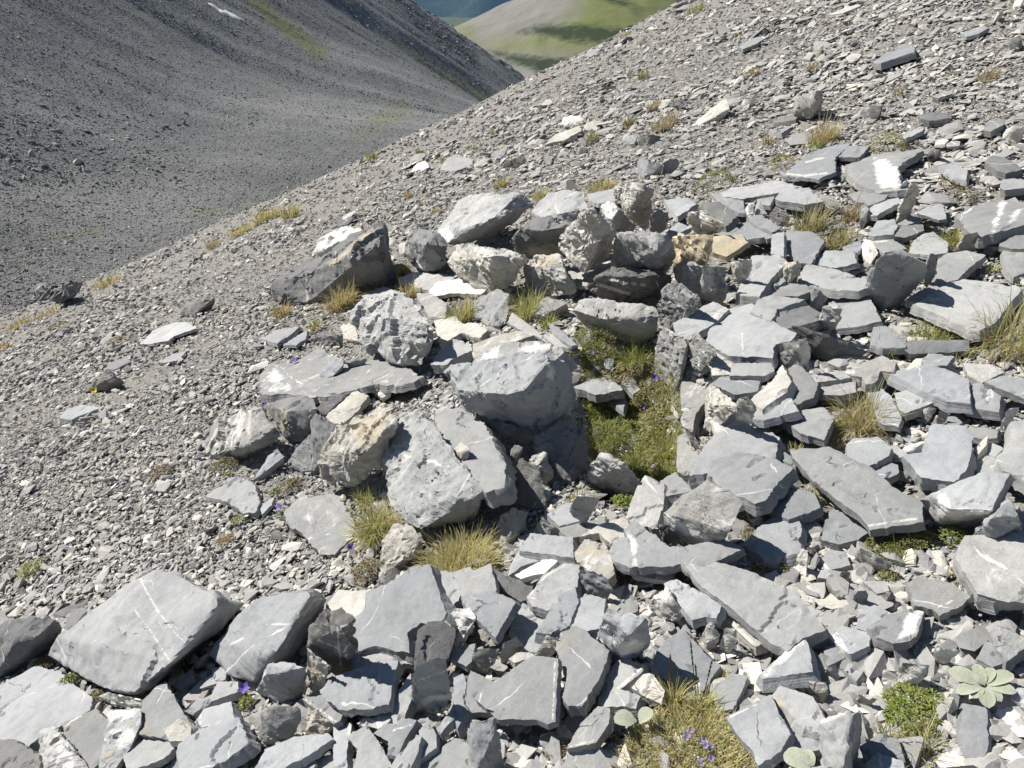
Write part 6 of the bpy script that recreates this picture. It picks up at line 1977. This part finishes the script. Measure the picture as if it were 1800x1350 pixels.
def rosette(px, py, h, leaves, col, label, name='woolly_rosette', seed=0):
    """leaves: list of (angle in degrees in the picture sense, length px, width px, lift)"""
    rd = random.Random(seed)
    R = hit(px, py, h)
    mpp = (R - CAM).length / F
    sx, sy = ground_slopes(R.x, R.y)
    n0 = Vector((-sx, -sy, 1)).normalized()
    lf = Leaf()
    for ang, L, W, lift in leaves:
        a = math.radians(ang)
        d = Vector((math.cos(a), math.sin(a) * 1.15, 0))
        d = (d - n0 * d.dot(n0)).normalized()
        d = (d + n0 * lift * 0.6).normalized()
        nn = (n0 - d * n0.dot(d)).normalized()
        f = rd.uniform(0.88, 1.1)
        lf.leaf(Vector((0, 0, 0.004)) + d * L * mpp * 0.08, d, nn, L * mpp * 0.62, W * mpp * 0.62, tuple(c * f for c in col), cup=0.12, segs=10, fold=0.22, blunt=True)
    me = lf.build(name, MATS['wool'])
    o = link(name, me, MATS['wool'], R)
    tag(o, label, 'leafy plant', 'pale woolly-leaved plants')

def build_plants():
    MATS['grass'] = plant_material('grass blade', 0.35)
    MATS['leaf'] = plant_material('small leaf', 0.25)
    MATS['wool'] = plant_material('woolly leaf', 0.12, 0.9)
    t = MATS['wool'].node_tree
    g = NG(t)
    geo = g.n('ShaderNodeNewGeometry')
    b = [q for q in t.nodes if q.type == 'BSDF_PRINCIPLED'][0]
    at = [q for q in t.nodes if q.type == 'ATTRIBUTE'][0]
    nz = g.noise(geo.outputs['Position'], 130.0, 5, 0.65)
    g.L(g.bump(nz, 0.7, 0.004), b.inputs['Normal'])
    n2 = g.noise(geo.outputs['Position'], 45.0, 4, 0.6)
    g.L(g.mix(g.mr(n2, 0.35, 0.7, 0.0, 0.55), at.outputs['Color'], (0.30, 0.35, 0.20)), b.inputs['Base Color'])
    for ln in GRASS.strip().splitlines():
        p, w, hh, keys, n, label = ln.split('|')
        x, y = map(float, p.split(','))
        grass(x, y, float(w), float(hh), keys, int(n), label, h=0.015)
    turf('hollow_grass', PIT_PX, 2800, 'gyyyf', 0.034, None)
    for ln in CUSHIONS.strip().splitlines():
        p, w, hh, keys, n, hg, label = ln.split('|')
        x, y = map(float, p.split(','))
        cushion(x, y, float(w), float(hh), keys, int(n), label, hgt=float(hg) * 1.6, h=0.03 if 1000 < x < 1200 and 570 < y < 890 else 0.012)
    for ln in FLOWERS.strip().splitlines():
        p, k, s, label = ln.split('|')
        x, y = map(float, p.split(','))
        flower(x, y, k, float(s), label)
    C = (0.46, 0.48, 0.395)
    rosette(1728, 1208, 0.035, [(140, 66, 40, .25), (35, 44, 26, .5), (80, 46, 26, .55), (5, 62, 36, .3), (-28, 56, 30, .2), (-70, 44, 26, .2), (-110, 52, 34, .15), (185, 56, 30, .2), (-150, 40, 24, .2), (60, 26, 16, .9), (120, 24, 14, .9)], C,
            'big pale woolly rosette with broad grey-green leaves', seed=3)
    rosette(1120, 1272, 0.04, [(165, 54, 46, .5), (150, 20, 16, .2)], C, 'rounded woolly leaf, the larger of the pair above the flowering turf', 'woolly_leaf', 4)
    rosette(1122, 1274, 0.04, [(25, 44, 40, .5), (10, 18, 14, .2)], C, 'rounded woolly leaf, the smaller of the pair above the flowering turf', 'woolly_leaf', 5)
    rosette(1430, 1352, 0.04, [(150, 64, 52, .4), (100, 40, 30, .4), (185, 56, 34, .3)], C, 'pale woolly leaves cut by the lower edge beside the laminated block', 'woolly_leaf', 6)
    rosette(1372, 1345, 0.03, [(60, 40, 30, .3), (120, 32, 22, .3)], (0.30, 0.33, 0.25), 'greyer woolly leaves beside the clean square slab', 'woolly_leaf', 7)
    # dark seeded stalks
    for i, (a, b, c, d) in enumerate([(1180, 1225, 1178, 1150), (1186, 1225, 1186, 1165), (1223, 1222, 1214, 1128), (1228, 1222, 1222, 1168), (1236, 1225, 1252, 1160), (1258, 1165, 1206, 1110)]):
        R = hit(a, b, 0.03)
        mpp = (R - CAM).length / F
        T = hit(c, d, 0.03 + (b - d) * mpp * 0.75)
        lf = Leaf()
        pts = 9
        for k in range(pts):
            p = R.lerp(T, k / pts)
            q = R.lerp(T, (k + 1) / pts)
            lf.blade(p, (q - p).normalized() * 0.01, (q - p).normalized(), (q - p).length * 1.25, 0.0022 if k < 5 else 0.0045, 0.0, (0.10, 0.09, 0.04), (0.07, 0.055, 0.035), segs=2)
        finish_plant(lf, 'grass_stalk', MATS['grass'], R, 'thin dark seed stalk rising over the low striped slab', 'grass stalk', 'dark seed stalks by the flowering turf')

SUN, SKY, HAZE, EXPO = 5.0, 0.052, 0.00003, 0.62
build_rock_mats()
build_rocks(ROCKS)
build_ground()
build_scatter()
build_far()
build_plants()
build_light()
build_camera()
